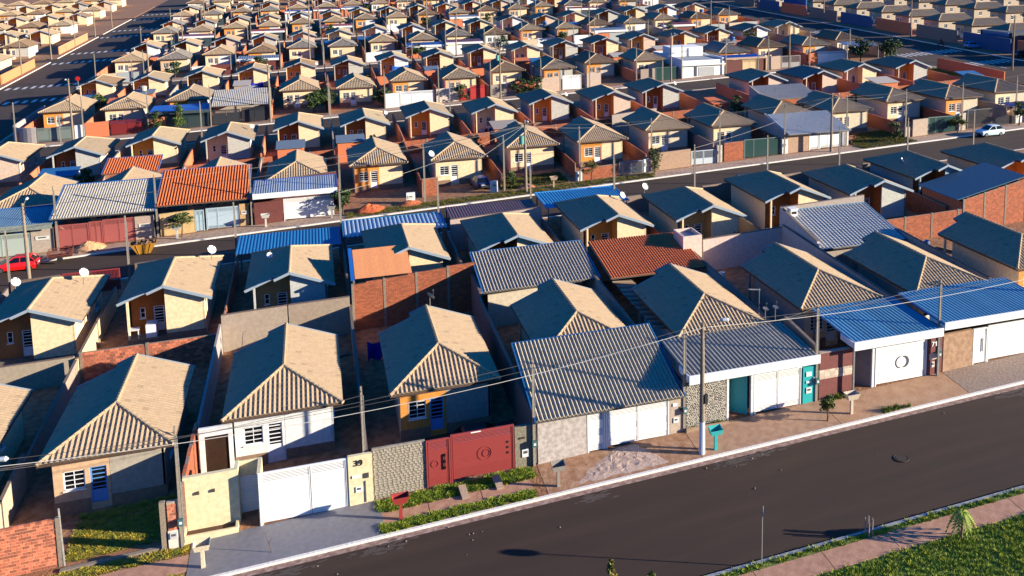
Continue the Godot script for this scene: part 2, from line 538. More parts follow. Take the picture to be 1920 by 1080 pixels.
# ---------------------------------------------------------------- carport roofs
# front edge on d0 at height ya, back edge on d1 at height yb (absolute heights, level along x)
func metal_roof(x0: float, x1: float, d0: float, d1: float, ya: float, yb: float, m: Material, label: String, group := "", pitch := 0.25, amp := 0.035, sheet := 1.1, rim: Material = null, fascia: Material = null, fh := 0.55, posts := true, n := "carport_roof") -> Node3D:
	var o := thing(n, label, "roof", Vector3.ZERO, 0, group)
	if m is StandardMaterial3D: m.vertex_color_use_as_albedo = true
	var cnt := maxi(1, int(round((x1 - x0) / sheet)))
	var w := (x1 - x0) / cnt
	var a := Vector3(x0, ya, -d0); var v := Vector3(0, yb - ya, -(d1 - d0))
	for i in cnt:
		var st := mb()
		var ribs := maxi(1, int(round(w / pitch)))
		var rw := w / ribs
		var prev := []
		var tone := 0.8 + 0.2 * rng.randf()
		st.set_color(Color(tone, tone, tone))
		for r in ribs * 4 + 1:
			var ph := r % 4
			var off := amp if ph == 1 or ph == 2 else 0.0
			var xx: float = w * i + rw * (floorf(r / 4.0) + [0.0, 0.22, 0.5, 0.72][ph])
			var p0 := a + Vector3(xx, off, 0)
			var cur := [p0, p0 + v]
			if prev: quad(st, prev[0], prev[1], cur[1], cur[0])
			prev = cur
		build(st, "roof_sheet", m, o)
	# under-side purlins and deck
	var st2 := mb()
	for t in [0.08, 0.5, 0.92]:
		bar(st2, a + v * t + Vector3(0, -0.07, 0), a + v * t + Vector3(x1 - x0, -0.07, 0), 0.06, 0.12)
	build(st2, "purlin", mat(Color(0.4, 0.4, 0.42), 0.6), o)
	if rim != null:
		st2 = mb()
		bar(st2, a + v + Vector3(-0.1, 0.03, -0.05), a + v + Vector3(x1 - x0 + 0.1, 0.03, -0.05), 0.11, 0.17)
		bar(st2, a + Vector3(-0.06, 0.02, 0), a + v + Vector3(-0.06, 0.02, 0), 0.09, 0.16)
		bar(st2, a + Vector3(x1 - x0 + 0.06, 0.02, 0), a + v + Vector3(x1 - x0 + 0.06, 0.02, 0), 0.09, 0.16)
		build(st2, "gutter", rim, o)
	if fascia != null:
		st2 = mb()
		bx(st2, x0 - 0.05, x1 + 0.05, ya - fh + 0.12, ya + 0.12, -d0 + 0.1, -d0)
		bx(st2, x0 - 0.08, x0 - 0.0, ya - fh * 0.7 + 0.1, ya + 0.1, -d0 - 0.02, -d0 - 1.6)
		build(st2, "fascia", fascia, o)
	if posts:
		st2 = mb()
		for xx in [x0 + 0.12, x1 - 0.12]:
			for t in [0.04, 0.96]:
				var d: float = lerpf(d0, d1, t)
				bx(st2, xx - 0.06, xx + 0.06, gy(xx, d) - 0.2, lerpf(ya, yb, t) - 0.12, -d - 0.06, -d + 0.06)
		build(st2, "support_post", mat(Color(0.5, 0.5, 0.5), 0.6), o)
	return o

func tile_roof(x0: float, x1: float, d0: float, d1: float, ya: float, yb: float, m: Material, label: String, group := "", cw := 0.22, ch := 0.4, amp := 0.06, rim: Material = null, rise_front := true) -> Node3D:
	var o := thing("tiled_roof", label, "roof", Vector3.ZERO, 0, group)
	var a := Vector3(x0, ya, -d0)
	var v := Vector3(0, yb - ya, -(d1 - d0))
	var ln := v.length()
	var n := Vector3.RIGHT.cross(v).normalized()
	if n.y < 0: n = -n
	tile_slope(o, "roof_tiles", m, a, Vector3.RIGHT, v / ln, n, x1 - x0, ln,
		func(_u: float) -> float: return 0.0, func(_u: float) -> float: return ln, cw, ch, amp)
	var st := mb()
	var t := n * 0.06
	hexa(st, [a - t * 2, a + v - t * 2, a + v + Vector3(x1 - x0, 0, 0) - t * 2, a + Vector3(x1 - x0, 0, 0) - t * 2], [a - t * 0.2, a + v - t * 0.2, a + v + Vector3(x1 - x0, 0, 0) - t * 0.2, a + Vector3(x1 - x0, 0, 0) - t * 0.2])
	build(st, "roof_deck", mat(Color(0.35, 0.33, 0.32)), o)
	if rim != null:
		st = mb()
		bar(st, a + v + Vector3(-0.1, 0.04, 0), a + v + Vector3(x1 - x0 + 0.1, 0.04, 0), 0.11, 0.17)
		bar(st, a + Vector3(-0.06, 0.02, 0), a + v + Vector3(-0.06, 0.02, 0), 0.09, 0.16)
		bar(st, a + Vector3(x1 - x0 + 0.06, 0.02, 0), a + v + Vector3(x1 - x0 + 0.06, 0.02, 0), 0.09, 0.16)
		build(st, "gutter", rim, o)
	return o

# ---------------------------------------------------------------- gates
# bands run from the foot up: [share of the height, "solid" | "louvre" | "bars" | "glass"]
func gate(x0: float, x1: float, d: float, h: float, col: Color, leaves: Array, bands: Array, label: String, group := "", foot := 0.06, glass_c := Color(0.12, 0.17, 0.17)) -> Node3D:
	var xc := (x0 + x1) / 2
	var o := thing("metal_gate", label, "gate", P(xc, 0, d), 0, group)
	var m := paint(col)
	var lo := x0 - xc; var hi := x1 - xc
	var st := mb()
	bx(st, lo, lo + 0.09, foot - 0.5, h, -0.05, 0.05)
	bx(st, hi - 0.09, hi, foot - 0.5, h, -0.05, 0.05)
	bx(st, lo + 0.09, hi - 0.09, h - 0.09, h, -0.045, 0.045)
	build(st, "frame", m, o)
	var at := lo + 0.1
	var width := hi - lo - 0.2
	for lf in leaves:
		var lw: float = width * lf
		var x2 := at + 0.02; var x3 := at + lw - 0.02
		at += lw
		var s := mb(); var lv: SurfaceTool; var lvs := []; var gl := mb(); var has_gl := false
		bx(s, x2, x2 + 0.05, foot, h - 0.1, -0.025, 0.025)
		bx(s, x3 - 0.05, x3, foot, h - 0.1, -0.025, 0.025)
		var y := foot
		for b in bands:
			var bh: float = (h - 0.1 - foot) * b[0]
			if b[1] == "solid":
				bx(s, x2 + 0.05, x3 - 0.05, y + 0.012, y + bh - 0.012, -0.012, 0.012)
			elif b[1] == "ribs":
				var k := int(bh / 0.1)
				for i in k: bx(s, x2 + 0.05, x3 - 0.05, y + bh * i / k + 0.006, y + bh * (i + 1) / k - 0.006, -0.012 - 0.012 * (i % 2), 0.012)
			elif b[1] == "louvre":
				lv = mb(); lvs.append(lv)
				var k := maxi(2, int(bh / 0.075))
				for i in k: box(lv, Vector3((x2 + x3) / 2, y + bh * (i + 0.5) / k, 0), Vector3(x3 - x2 - 0.1, 0.05, 0.012), Basis(Vector3.RIGHT, -0.6))
			elif b[1] == "bars":
				lv = mb(); lvs.append(lv)
				var k := maxi(2, int((x3 - x2) / 0.11))
				for i in range(1, k): bx(lv, lerpf(x2, x3, float(i) / k) - 0.012, lerpf(x2, x3, float(i) / k) + 0.012, y, y + bh, -0.012, 0.012)
			else:
				has_gl = true
				bx(gl, x2 + 0.05, x3 - 0.05, y, y + bh, -0.008, 0.008)
			bx(s, x2 + 0.05, x3 - 0.05, y + bh - 0.012, y + bh + 0.012, -0.022, 0.022)
			y += bh
		var leaf := build(s, "gate_leaf", m, o)
		for l2 in lvs: build(l2, "slats", m, leaf)
		if has_gl:
			var gm := StandardMaterial3D.new()
			gm.albedo_color = glass_c; gm.roughness = 0.25
			build(gl, "panel", gm, leaf)
	return o

# ---------------------------------------------------------------- street furniture
func meter_pole(x: float, d: float, h: float, label: String, group: String, box_c := Color(0.8, 0.78, 0.72), meter := true) -> Node3D:
	var o := thing("meter_pole", label, "pole", P(x, 0, d), 0, group)
	var st := mb()
	hexa(st, [Vector3(-0.08, -0.3, 0.08), Vector3(-0.08, -0.3, -0.08), Vector3(0.08, -0.3, -0.08), Vector3(0.08, -0.3, 0.08)], [Vector3(-0.055, h, 0.055), Vector3(-0.055, h, -0.055), Vector3(0.055, h, -0.055), Vector3(0.055, h, 0.055)])
	build(st, "post", mat(Color(0.60, 0.56, 0.50), 0.95, 0.8, 0.25), o)
	st = mb()
	tube(st, [Vector3(0.1, 0.2, 0.06), Vector3(0.1, h - 0.6, 0.05), Vector3(0.06, h - 0.5, 0.05)], [0.025, 0.025, 0.025], 6)
	build(st, "conduit", mat(Color(0.5, 0.5, 0.5), 0.6), o)
	if meter:
		st = mb()
		bx(st, -0.14, 0.14, 1.3, 1.7, 0.09, 0.24)
		var b := build(st, "meter_box", paint(Color(0.25, 0.38, 0.38)), o)
		st = mb()
		bx(st, -0.07, 0.07, 1.43, 1.57, 0.24, 0.26)
		build(st, "dial", paint(Color(0.85, 0.85, 0.82)), b)
	st = mb()
	tube(st, [Vector3(-0.02, h - 0.25, 0.06), Vector3(-0.02, h - 0.25, 0.2)], [0.04, 0.03], 6)
	build(st, "insulator", paint(Color(0.4, 0.3, 0.25)), o)
	return o

func litter_stand(x: float, d: float, col: Color, label: String, style := 0) -> Node3D:
	var o := thing("litter_stand", label, "litter bin", P(x, 0, d))
	var m := mat(col, 0.7, 0.8, 0.2)
	var st := mb()
	hexa(st, [Vector3(-0.1, -0.2, 0.08), Vector3(-0.1, -0.2, -0.08), Vector3(0.1, -0.2, -0.08), Vector3(0.1, -0.2, 0.08)], [Vector3(-0.08, 1.05, 0.07), Vector3(-0.08, 1.05, -0.07), Vector3(0.08, 1.05, -0.07), Vector3(0.08, 1.05, 0.07)])
	build(st, "post", m, o)
	st = mb()
	# a flared trough: floor, four leaning sides
	var b := [Vector3(-0.34, 1.05, 0.2), Vector3(-0.34, 1.05, -0.2), Vector3(0.34, 1.05, -0.2), Vector3(0.34, 1.05, 0.2)]
	var t := [Vector3(-0.48, 1.46, 0.3), Vector3(-0.48, 1.46, -0.3), Vector3(0.48, 1.46, -0.3), Vector3(0.48, 1.46, 0.3)]
	if style == 1:
		t = [Vector3(-0.42, 1.36, 0.24), Vector3(-0.42, 1.5, -0.28), Vector3(0.42, 1.5, -0.28), Vector3(0.42, 1.36, 0.24)]
	quad(st, b[0], b[1], b[2], b[3])
	for i in 4:
		var j := (i + 1) % 4
		quad(st, b[i], b[j], t[j], t[i])
		var ci: Vector3 = t[i] * 0.94 + Vector3(0, t[i].y * 0.06, 0); var cj: Vector3 = t[j] * 0.94 + Vector3(0, t[j].y * 0.06, 0)
		quad(st, t[i], t[j], cj, ci)
		var bi: Vector3 = b[i] * 0.92 + Vector3(0, b[i].y * 0.08 + 0.04, 0); var bj: Vector3 = b[j] * 0.92 + Vector3(0, b[j].y * 0.08 + 0.04, 0)
		quad(st, ci, cj, bj, bi)
	build(st, "trough", m, o)
	return o

func dish(x: float, y: float, d: float, r: float, turn: float, label: String, group := "", col := Color(0.82, 0.82, 0.8), mast := 0.5) -> Node3D:
	r *= 0.64
	var o := thing("satellite_dish", label, "dish", Vector3(x, y, -d), turn, group)
	var st := mb()
	var ax := Vector3(0, sin(0.62), cos(0.62))
	var tr := Transform3D(Basis(Vector3.RIGHT, ax, Vector3.RIGHT.cross(ax)), Vector3(0, mast + 0.05, 0.06))
	var prof := []
	for i in 6: prof.append(Vector2(r * i / 5.0, 0.28 * r * pow(i / 5.0, 2)))
	lathe(st, prof, tr, 20)
	build(st, "reflector", paint(col), o)
	st = mb()
	tube(st, [Vector3(0, -0.4, 0), Vector3(0, mast, 0)], [0.03, 0.03], 6)
	build(st, "mast", mat(Color(0.5, 0.5, 0.5), 0.5), o)
	st = mb()
	tube(st, [Vector3(0, mast - r * 0.8, 0.35), Vector3(0, mast + 0.45, r * 0.95)], [0.015, 0.015], 5)
	bx(st, -0.05, 0.05, mast + 0.4, mast + 0.52, r * 0.9, r * 1.02)
	build(st, "feed_arm", mat(Color(0.35, 0.35, 0.36), 0.5), o)
	return o

func cable(pts: Array, sag: float, r: float, m: Material, label: String, group := "") -> void:
	var st := mb()
	var line := []; var rad := []
	for i in pts.size() - 1:
		var a: Vector3 = pts[i]; var b: Vector3 = pts[i + 1]
		for k in 12:
			var t := k / 12.0
			line.append(a.lerp(b, t) + Vector3(0, -4.0 * sag * t * (1.0 - t), 0))
			rad.append(r)
	line.append(pts[-1]); rad.append(r)
	tube(st, line, rad, 5)
	tag(build(st, "overhead_cable", m), label, "cable", group)

# ---------------------------------------------------------------- plants
func leaf_quads(st: SurfaceTool, c: Vector3, r: float, n: int, size: float, sq := 1.0) -> void:
	for i in n:
		var v := Vector3(rng.randfn(), rng.randfn() * sq, rng.randfn()).normalized() * r * pow(rng.randf(), 0.45)
		v.y *= sq
		var p := c + v
		var a := Vector3(rng.randfn(), rng.randfn() * 0.6, rng.randfn()).normalized() * size * (0.6 + 0.7 * rng.randf())
		var b := a.cross(Vector3(rng.randfn(), rng.randfn(), rng.randfn()).normalized()).normalized() * a.length() * 0.45
		var t := 0.55 + 0.6 * rng.randf()
		st.set_color(Color(t, t, t * 0.9))
		quad(st, p - a, p + b, p + a, p - b)

func tree(x: float, d: float, h: float, r: float, col: Color, label: String, group := "", trunk_h := 0.45, clumps := 9, per := 90, leaf := 0.16, sq := 0.75, n := "tree") -> Node3D:
	var o := thing(n, label, "tree", P(x, 0, d), rng.randf() * TAU, group)
	var st := mb()
	var top := Vector3(0.1 * h * (rng.randf() - 0.5), h * trunk_h, 0.1 * h * (rng.randf() - 0.5))
	tube(st, [Vector3(0, -0.2, 0), top * 0.5 + Vector3(0.03, 0, 0.02), top], [0.035 * h, 0.026 * h, 0.02 * h], 7)
	var lv := mb()
	for i in clumps:
		var a := TAU * i / clumps + rng.randf()
		var rr := r * (0.35 + 0.65 * rng.randf()) * (0.25 if i == 0 else 1.0)
		var e := Vector3(cos(a) * rr * 0.75, lerpf(h * trunk_h, h * 0.92, rng.randf() if i > 0 else 1.0), sin(a) * rr * 0.75)
		tube(st, [top * 0.9, top.lerp(e, 0.5) + Vector3(0, 0.05 * h, 0), e], [0.014 * h, 0.01 * h, 0.004 * h], 5)
		leaf_quads(lv, e, r * 0.45, per, leaf, sq)
	build(st, "trunk", mat(Color(0.36, 0.28, 0.2), 0.95), o)
	var lm := mat(col, 0.8, 0.5, 0.3, 0.02, 0.0, 0.0, 3, true)
	lm.backlight_enabled = true
	lm.backlight = Color(col.r * 0.4, col.g * 0.45, col.b * 0.2)
	build(lv, "crown", lm, o)
	return o

func palm(x: float, d: float, h: float, label: String) -> void:
	var o := thing("young_palm", label, "palm", P(x, 0, d))
	var st := mb()
	tube(st, [Vector3(0, -0.2, 0), Vector3(0.03, h * 0.5, 0), Vector3(0, h, 0)], [0.075, 0.06, 0.05], 8)
	build(st, "trunk", mat(Color(0.48, 0.42, 0.34), 0.95), o)
	for i in 11:
		var a := TAU * i / 11.0 + rng.randf() * 0.4
		var out := Vector3(cos(a), 0, sin(a))
		var side := out.cross(Vector3.UP)
		var f := mb()
		var L := 0.95 + 0.5 * rng.randf()
		var lift := 0.35 + 0.5 * rng.randf()
		var last := Vector3.ZERO
		for k in 13:
			var t := k / 12.0
			var p := Vector3(0, h, 0) + out * L * 0.62 * t + Vector3.UP * (lift * t - 1.75 * t * t)
			if k > 0:
				bar(f, last, p, 0.02, 0.02)
				var wdt := 0.28 * sin(PI * clampf(t, 0.08, 0.96))
				for s in [-1.0, 1.0]:
					var q: Vector3 = p + side * s * wdt + Vector3.DOWN * wdt * 0.6 + out * 0.08
					tri(f, last, p, q)
			last = p
		var fm := mat(Color(0.52, 0.60, 0.16), 0.7, 0.5, 0.15)
		fm.backlight_enabled = true
		fm.backlight = Color(0.3, 0.33, 0.05)
		build(f, "frond", fm, o)

func tuft_mesh(h: float) -> ArrayMesh:
	var st := mb()
	for i in 7:
		var a := TAU * i / 7.0 + 0.4 * rng.randf()
		var b := Vector3(cos(a), 0, sin(a)) * 0.07
		var tip := Vector3(cos(a) * 0.14, h * (0.6 + 0.5 * rng.randf()), sin(a) * 0.14)
		var s := Vector3(-sin(a), 0, cos(a)) * 0.022
		tri(st, b - s, tip, b + s)
	return finish(st)

func grass(n: String, label: String, patches: Array, count: int, h: float, col: Color) -> void:   # patches: [x0, x1, d0, d1, ground lift]
	var mm := MultiMesh.new()
	mm.transform_format = MultiMesh.TRANSFORM_3D
	mm.use_colors = true
	mm.mesh = tuft_mesh(h)
	mm.instance_count = count
	var areas := []; var tot := 0.0
	for p in patches:
		tot += (p[1] - p[0]) * (p[3] - p[2]); areas.append(tot)
	var fn := FastNoiseLite.new()
	fn.frequency = 0.5; fn.seed = 4
	for i in count:
		var r := rng.randf() * tot
		var k := 0
		while areas[k] < r: k += 1
		var p: Array = patches[k]
		var x := rng.randf_range(p[0], p[1]); var d := rng.randf_range(p[2], p[3])
		var edge: float = minf(minf(x - p[0], p[1] - x), minf(d - p[2], p[3] - d))
		var v := fn.get_noise_2d(x * 3.0, d * 3.0)
		var s := 0.75 + 0.5 * rng.randf() + 0.4 * v
		if edge < 0.12 and v < 0.0: s = 0.3
		mm.set_instance_transform(i, Transform3D(Basis(Vector3.UP, rng.randf() * TAU).scaled(Vector3(s, s, s)), P(x, p[4], d)))
		var t := 0.7 + 0.35 * rng.randf() + 0.25 * v
		mm.set_instance_color(i, Color(t * (1.05 + 0.6 * v), t * (1.0 + 0.1 * v), t * 0.85))
	var o := MultiMeshInstance3D.new()
	o.multimesh = mm
	o.name = numbered(n)
	var gm := mat(col, 0.9, 0.5, 0.0, 0.02, 0.0, 0.0, 3, true)
	gm.backlight_enabled = true
	gm.backlight = Color(0.10, 0.14, 0.02)
	o.material_override = gm
	add_child(o)
	tag(o, label, "grass", "", "stuff")

# ---------------------------------------------------------------- vehicles
func car(x: float, d: float, turn: float, col: Color, label: String, lift := 0.0) -> Node3D:
	var o := thing("parked_car", label, "car", P(x, lift, d), turn)
	var pm := StandardMaterial3D.new()
	pm.albedo_color = col; pm.roughness = 0.3; pm.clearcoat_enabled = true; pm.clearcoat = 0.7
	# stations along the car: [z, half width at sill, sill y, half width at belt, belt y]
	var S := [[1.98, 0.66, 0.32, 0.60, 0.62], [1.8, 0.78, 0.24, 0.72, 0.78], [1.0, 0.82, 0.22, 0.78, 0.90], [0.2, 0.83, 0.22, 0.80, 0.94], [-0.9, 0.83, 0.22, 0.80, 0.97], [-1.7, 0.80, 0.24, 0.76, 0.97], [-1.93, 0.72, 0.34, 0.68, 0.88]]
	var st := mb()
	for i in S.size() - 1:
		var a: Array = S[i]; var b: Array = S[i + 1]
		for s in [-1.0, 1.0]:
			quad(st, Vector3(s * a[1], a[2], a[0]), Vector3(s * (a[1] + 0.04), (a[2] + a[4]) / 2, a[0]), Vector3(s * (b[1] + 0.04), (b[2] + b[4]) / 2, b[0]), Vector3(s * b[1], b[2], b[0]))
			quad(st, Vector3(s * (a[1] + 0.04), (a[2] + a[4]) / 2, a[0]), Vector3(s * a[3], a[4], a[0]), Vector3(s * b[3], b[4], b[0]), Vector3(s * (b[1] + 0.04), (b[2] + b[4]) / 2, b[0]))
		quad(st, Vector3(-a[3], a[4], a[0]), Vector3(a[3], a[4], a[0]), Vector3(b[3], b[4], b[0]), Vector3(-b[3], b[4], b[0]))
		quad(st, Vector3(-a[1], a[2], a[0]), Vector3(a[1], a[2], a[0]), Vector3(b[1], b[2], b[0]), Vector3(-b[1], b[2], b[0]))
	for e in [S[0], S[-1]]:
		quad(st, Vector3(-e[1], e[2], e[0]), Vector3(-e[3], e[4], e[0]), Vector3(e[3], e[4], e[0]), Vector3(e[1], e[2], e[0]))
	build(st, "body", pm, o)
	# roof and pillars over a glass house
	var lo := [Vector3(-0.76, 0.92, 0.85), Vector3(-0.76, 0.95, -1.75), Vector3(0.76, 0.95, -1.75), Vector3(0.76, 0.92, 0.85)]
	var hi := [Vector3(-0.58, 1.42, 0.12), Vector3(-0.58, 1.42, -1.3), Vector3(0.58, 1.42, -1.3), Vector3(0.58, 1.42, 0.12)]
	st = mb()
	hexa(st, lo, hi)
	build(st, "windows", glass(), o)
	st = mb()
	hexa(st, [hi[0] + Vector3(-0.03, -0.02, 0.06), hi[1] + Vector3(-0.03, -0.02, -0.08), hi[2] + Vector3(0.03, -0.02, -0.08), hi[3] + Vector3(0.03, -0.02, 0.06)], [hi[0] + Vector3(0.06, 0.05, -0.06), hi[1] + Vector3(0.06, 0.05, 0.06), hi[2] + Vector3(-0.06, 0.05, 0.06), hi[3] + Vector3(-0.06, 0.05, -0.06)])
	for s in [0, 3]:
		bar(st, lo[s], hi[s], 0.07, 0.07)
		bar(st, lo[1 if s == 0 else 2], hi[1 if s == 0 else 2], 0.12, 0.12)
		var sx := -1.0 if s == 0 else 1.0
		bar(st, Vector3(sx * 0.775, 0.93, -0.45), Vector3(sx * 0.595, 1.42, -0.45), 0.07, 0.05)
	build(st, "roof", pm, o)
	for w in [Vector3(-0.74, 0.3, 1.25), Vector3(0.74, 0.3, 1.25), Vector3(-0.74, 0.3, -1.2), Vector3(0.74, 0.3, -1.2)]:
		st = mb()
		var tr := Transform3D(Basis(Vector3.FORWARD, PI / 2), w)
		lathe(st, [Vector2(0.02, -0.1), Vector2(0.27, -0.1), Vector2(0.3, -0.06), Vector2(0.3, 0.1), Vector2(0.27, 0.12), Vector2(0.02, 0.12)], tr, 16)
		var wh := build(st, "wheel", mat(Color(0.05, 0.05, 0.05), 0.9), o)
		st = mb()
		lathe(st, [Vector2(0.0, -0.125), Vector2(0.19, -0.125), Vector2(0.19, 0.135), Vector2(0.0, 0.135)], tr, 12)
		build(st, "rim", mat(Color(0.55, 0.55, 0.56), 0.35, 0.5, 0.0, 0.02, 0.0, 0.8), wh)
	st = mb()
	for s in [-1.0, 1.0]: bx(st, s * 0.42, s * 0.66, 0.58, 0.72, 1.86, 1.95)
	build(st, "headlight", paint(Color(0.8, 0.82, 0.84)), o)
	st = mb()
	for s in [-1.0, 1.0]: bx(st, s * 0.56, s * 0.74, 0.62, 0.86, -1.92, -1.86)
	build(st, "tail_light", paint(Color(0.5, 0.05, 0.04)), o)
	st = mb()
	bx(st, -0.7, 0.7, 0.3, 0.48, 1.96, 2.03); bx(st, -0.74, 0.74, 0.36, 0.54, -1.97, -1.9)
	build(st, "bumper", mat(Color(0.12, 0.12, 0.13), 0.6), o)
	st = mb()
	bx(st, -0.24, 0.24, 0.62, 0.74, -1.95, -1.925)
	build(st, "number_plate", paint(Color(0.72, 0.73, 0.74)), o)
	return o

# ---------------------------------------------------------------- the scene
func _ready() -> void:
	rng.seed = 20240
	set_view()
	tile_m = mat(Color(0.68, 0.582, 0.46), 0.93, 0.5, 0.14, 0.02, 0.0, 0.0, 3, true)
	cap_m = mat(Color(0.74, 0.64, 0.50), 0.93, 0.5, 0.2, 0.02, 0.0, 0.0, 3, true)
	for i in 5:
		var t := 0.78 + 0.09 * i
		brick_ms.append(mat(Color(0.82 * t, 0.47 * t, 0.34 * t), 0.92, 0.8, 0.22, 0.03, 0.0, 0.0, i))
	terrain()
	front_row()
	second_row()
	row_c()
	far_rows()
	street_things()
	small_things()

func set_view() -> void:
	var cam := Camera3D.new()
	cam.name = "camera"
	var f := 1703.6228; var cx := 1151.2118; var cy := 126.4683
	var near := 0.5
	cam.projection = Camera3D.PROJECTION_FRUSTUM
	cam.near = near
	cam.far = 3000.0
	cam.size = near * 1080.0 / f
	cam.frustum_offset = Vector2((960.0 - cx) / f * near, (cy - 540.0) / f * near)
	cam.position = Vector3(0, 31.872, 47.7308)
	var right := Vector3(0.9487814, -0.0076132, 0.3158415)
	var up := Vector3(0.0478642, 0.9916339, -0.1198801)
	cam.basis = Basis(right, up, right.cross(up))
	add_child(cam)
	cam.current = true
	var we := WorldEnvironment.new()
	we.name = "environment"
	var e := Environment.new()
	e.background_mode = Environment.BG_SKY
	var sm := ProceduralSkyMaterial.new()
	sm.sky_top_color = Color(0.03, 0.335, 0.67)
	sm.sky_horizon_color = Color(0.12, 0.475, 0.75)
	sm.sky_curve = 0.2
	sm.ground_bottom_color = Color(0.2, 0.16, 0.13)
	sm.ground_horizon_color = Color(0.3, 0.32, 0.36)
	sm.sky_energy_multiplier = 0.8
	var sky := Sky.new()
	sky.sky_material = sm
	e.sky = sky
	e.tonemap_mode = Environment.TONE_MAPPER_LINEAR
	e.tonemap_exposure = 2.7
	e.ssao_enabled = true; e.ssil_enabled = true; e.sdfgi_enabled = true
	we.environment = e
	add_child(we)
	var sun := DirectionalLight3D.new()
	sun.name = "sun"
	sun.light_energy = 1.6
	sun.light_color = Color(1.0, 0.95, 0.86)
	sun.light_angular_distance = 0.5
	sun.shadow_enabled = true
	var el := deg_to_rad(14.2)
	var dir := Vector3(-0.905 * cos(el), -sin(el), -0.425 * cos(el)).normalized()
	sun.basis = Basis.looking_at(dir)
	add_child(sun)

# ---------------------------------------------------------------- ground, streets, kerbs
func sheet(st: SurfaceTool, x0: float, x1: float, d0: float, d1: float, h: float) -> void:
	var ds := [d0, d1]
	if d0 < 10.0 and d1 > 10.0: ds = [d0, 10.0, d1]
	for i in ds.size() - 1:
		quad(st, P(x0, h, ds[i]), P(x0, h, ds[i + 1]), P(x1, h, ds[i + 1]), P(x1, h, ds[i]))

func ground_part(n: String, x0: float, x1: float, d0: float, d1: float, h: float, m: Material) -> void:
	var st := mb()
	sheet(st, x0, x1, d0, d1, h)
	var o := build(st, n, m)
	o.set_meta("kind", "structure")

func slab(n: String, x0: float, x1: float, d0: float, d1: float, h: float, m: Material) -> void:
	var st := mb()
	sheet(st, x0, x1, d0, d1, h)
	for s in [[x0, d0, x1, d0], [x1, d0, x1, d1], [x1, d1, x0, d1], [x0, d1, x0, d0]]:
		quad(st, P(s[0], h - 0.16, s[1]), P(s[0], h, s[1]), P(s[2], h, s[3]), P(s[2], h - 0.16, s[3]))
	var o := build(st, n, m)
	o.set_meta("kind", "structure")

func kerb(x0: float, d0: float, x1: float, d1: float, m: Material, gap := 0.0) -> void:
	var st := mb()
	wall_shape(st, x0, d0, x1, d1, 0.025, 0.025, 0.17, -0.14)
	var o := build(st, "kerb", m)
	o.set_meta("kind", "structure")

var asphalt: StandardMaterial3D
var soil: StandardMaterial3D
var conc: StandardMaterial3D
var conc_red: StandardMaterial3D
var kerb_m: StandardMaterial3D
var lawn_m: StandardMaterial3D

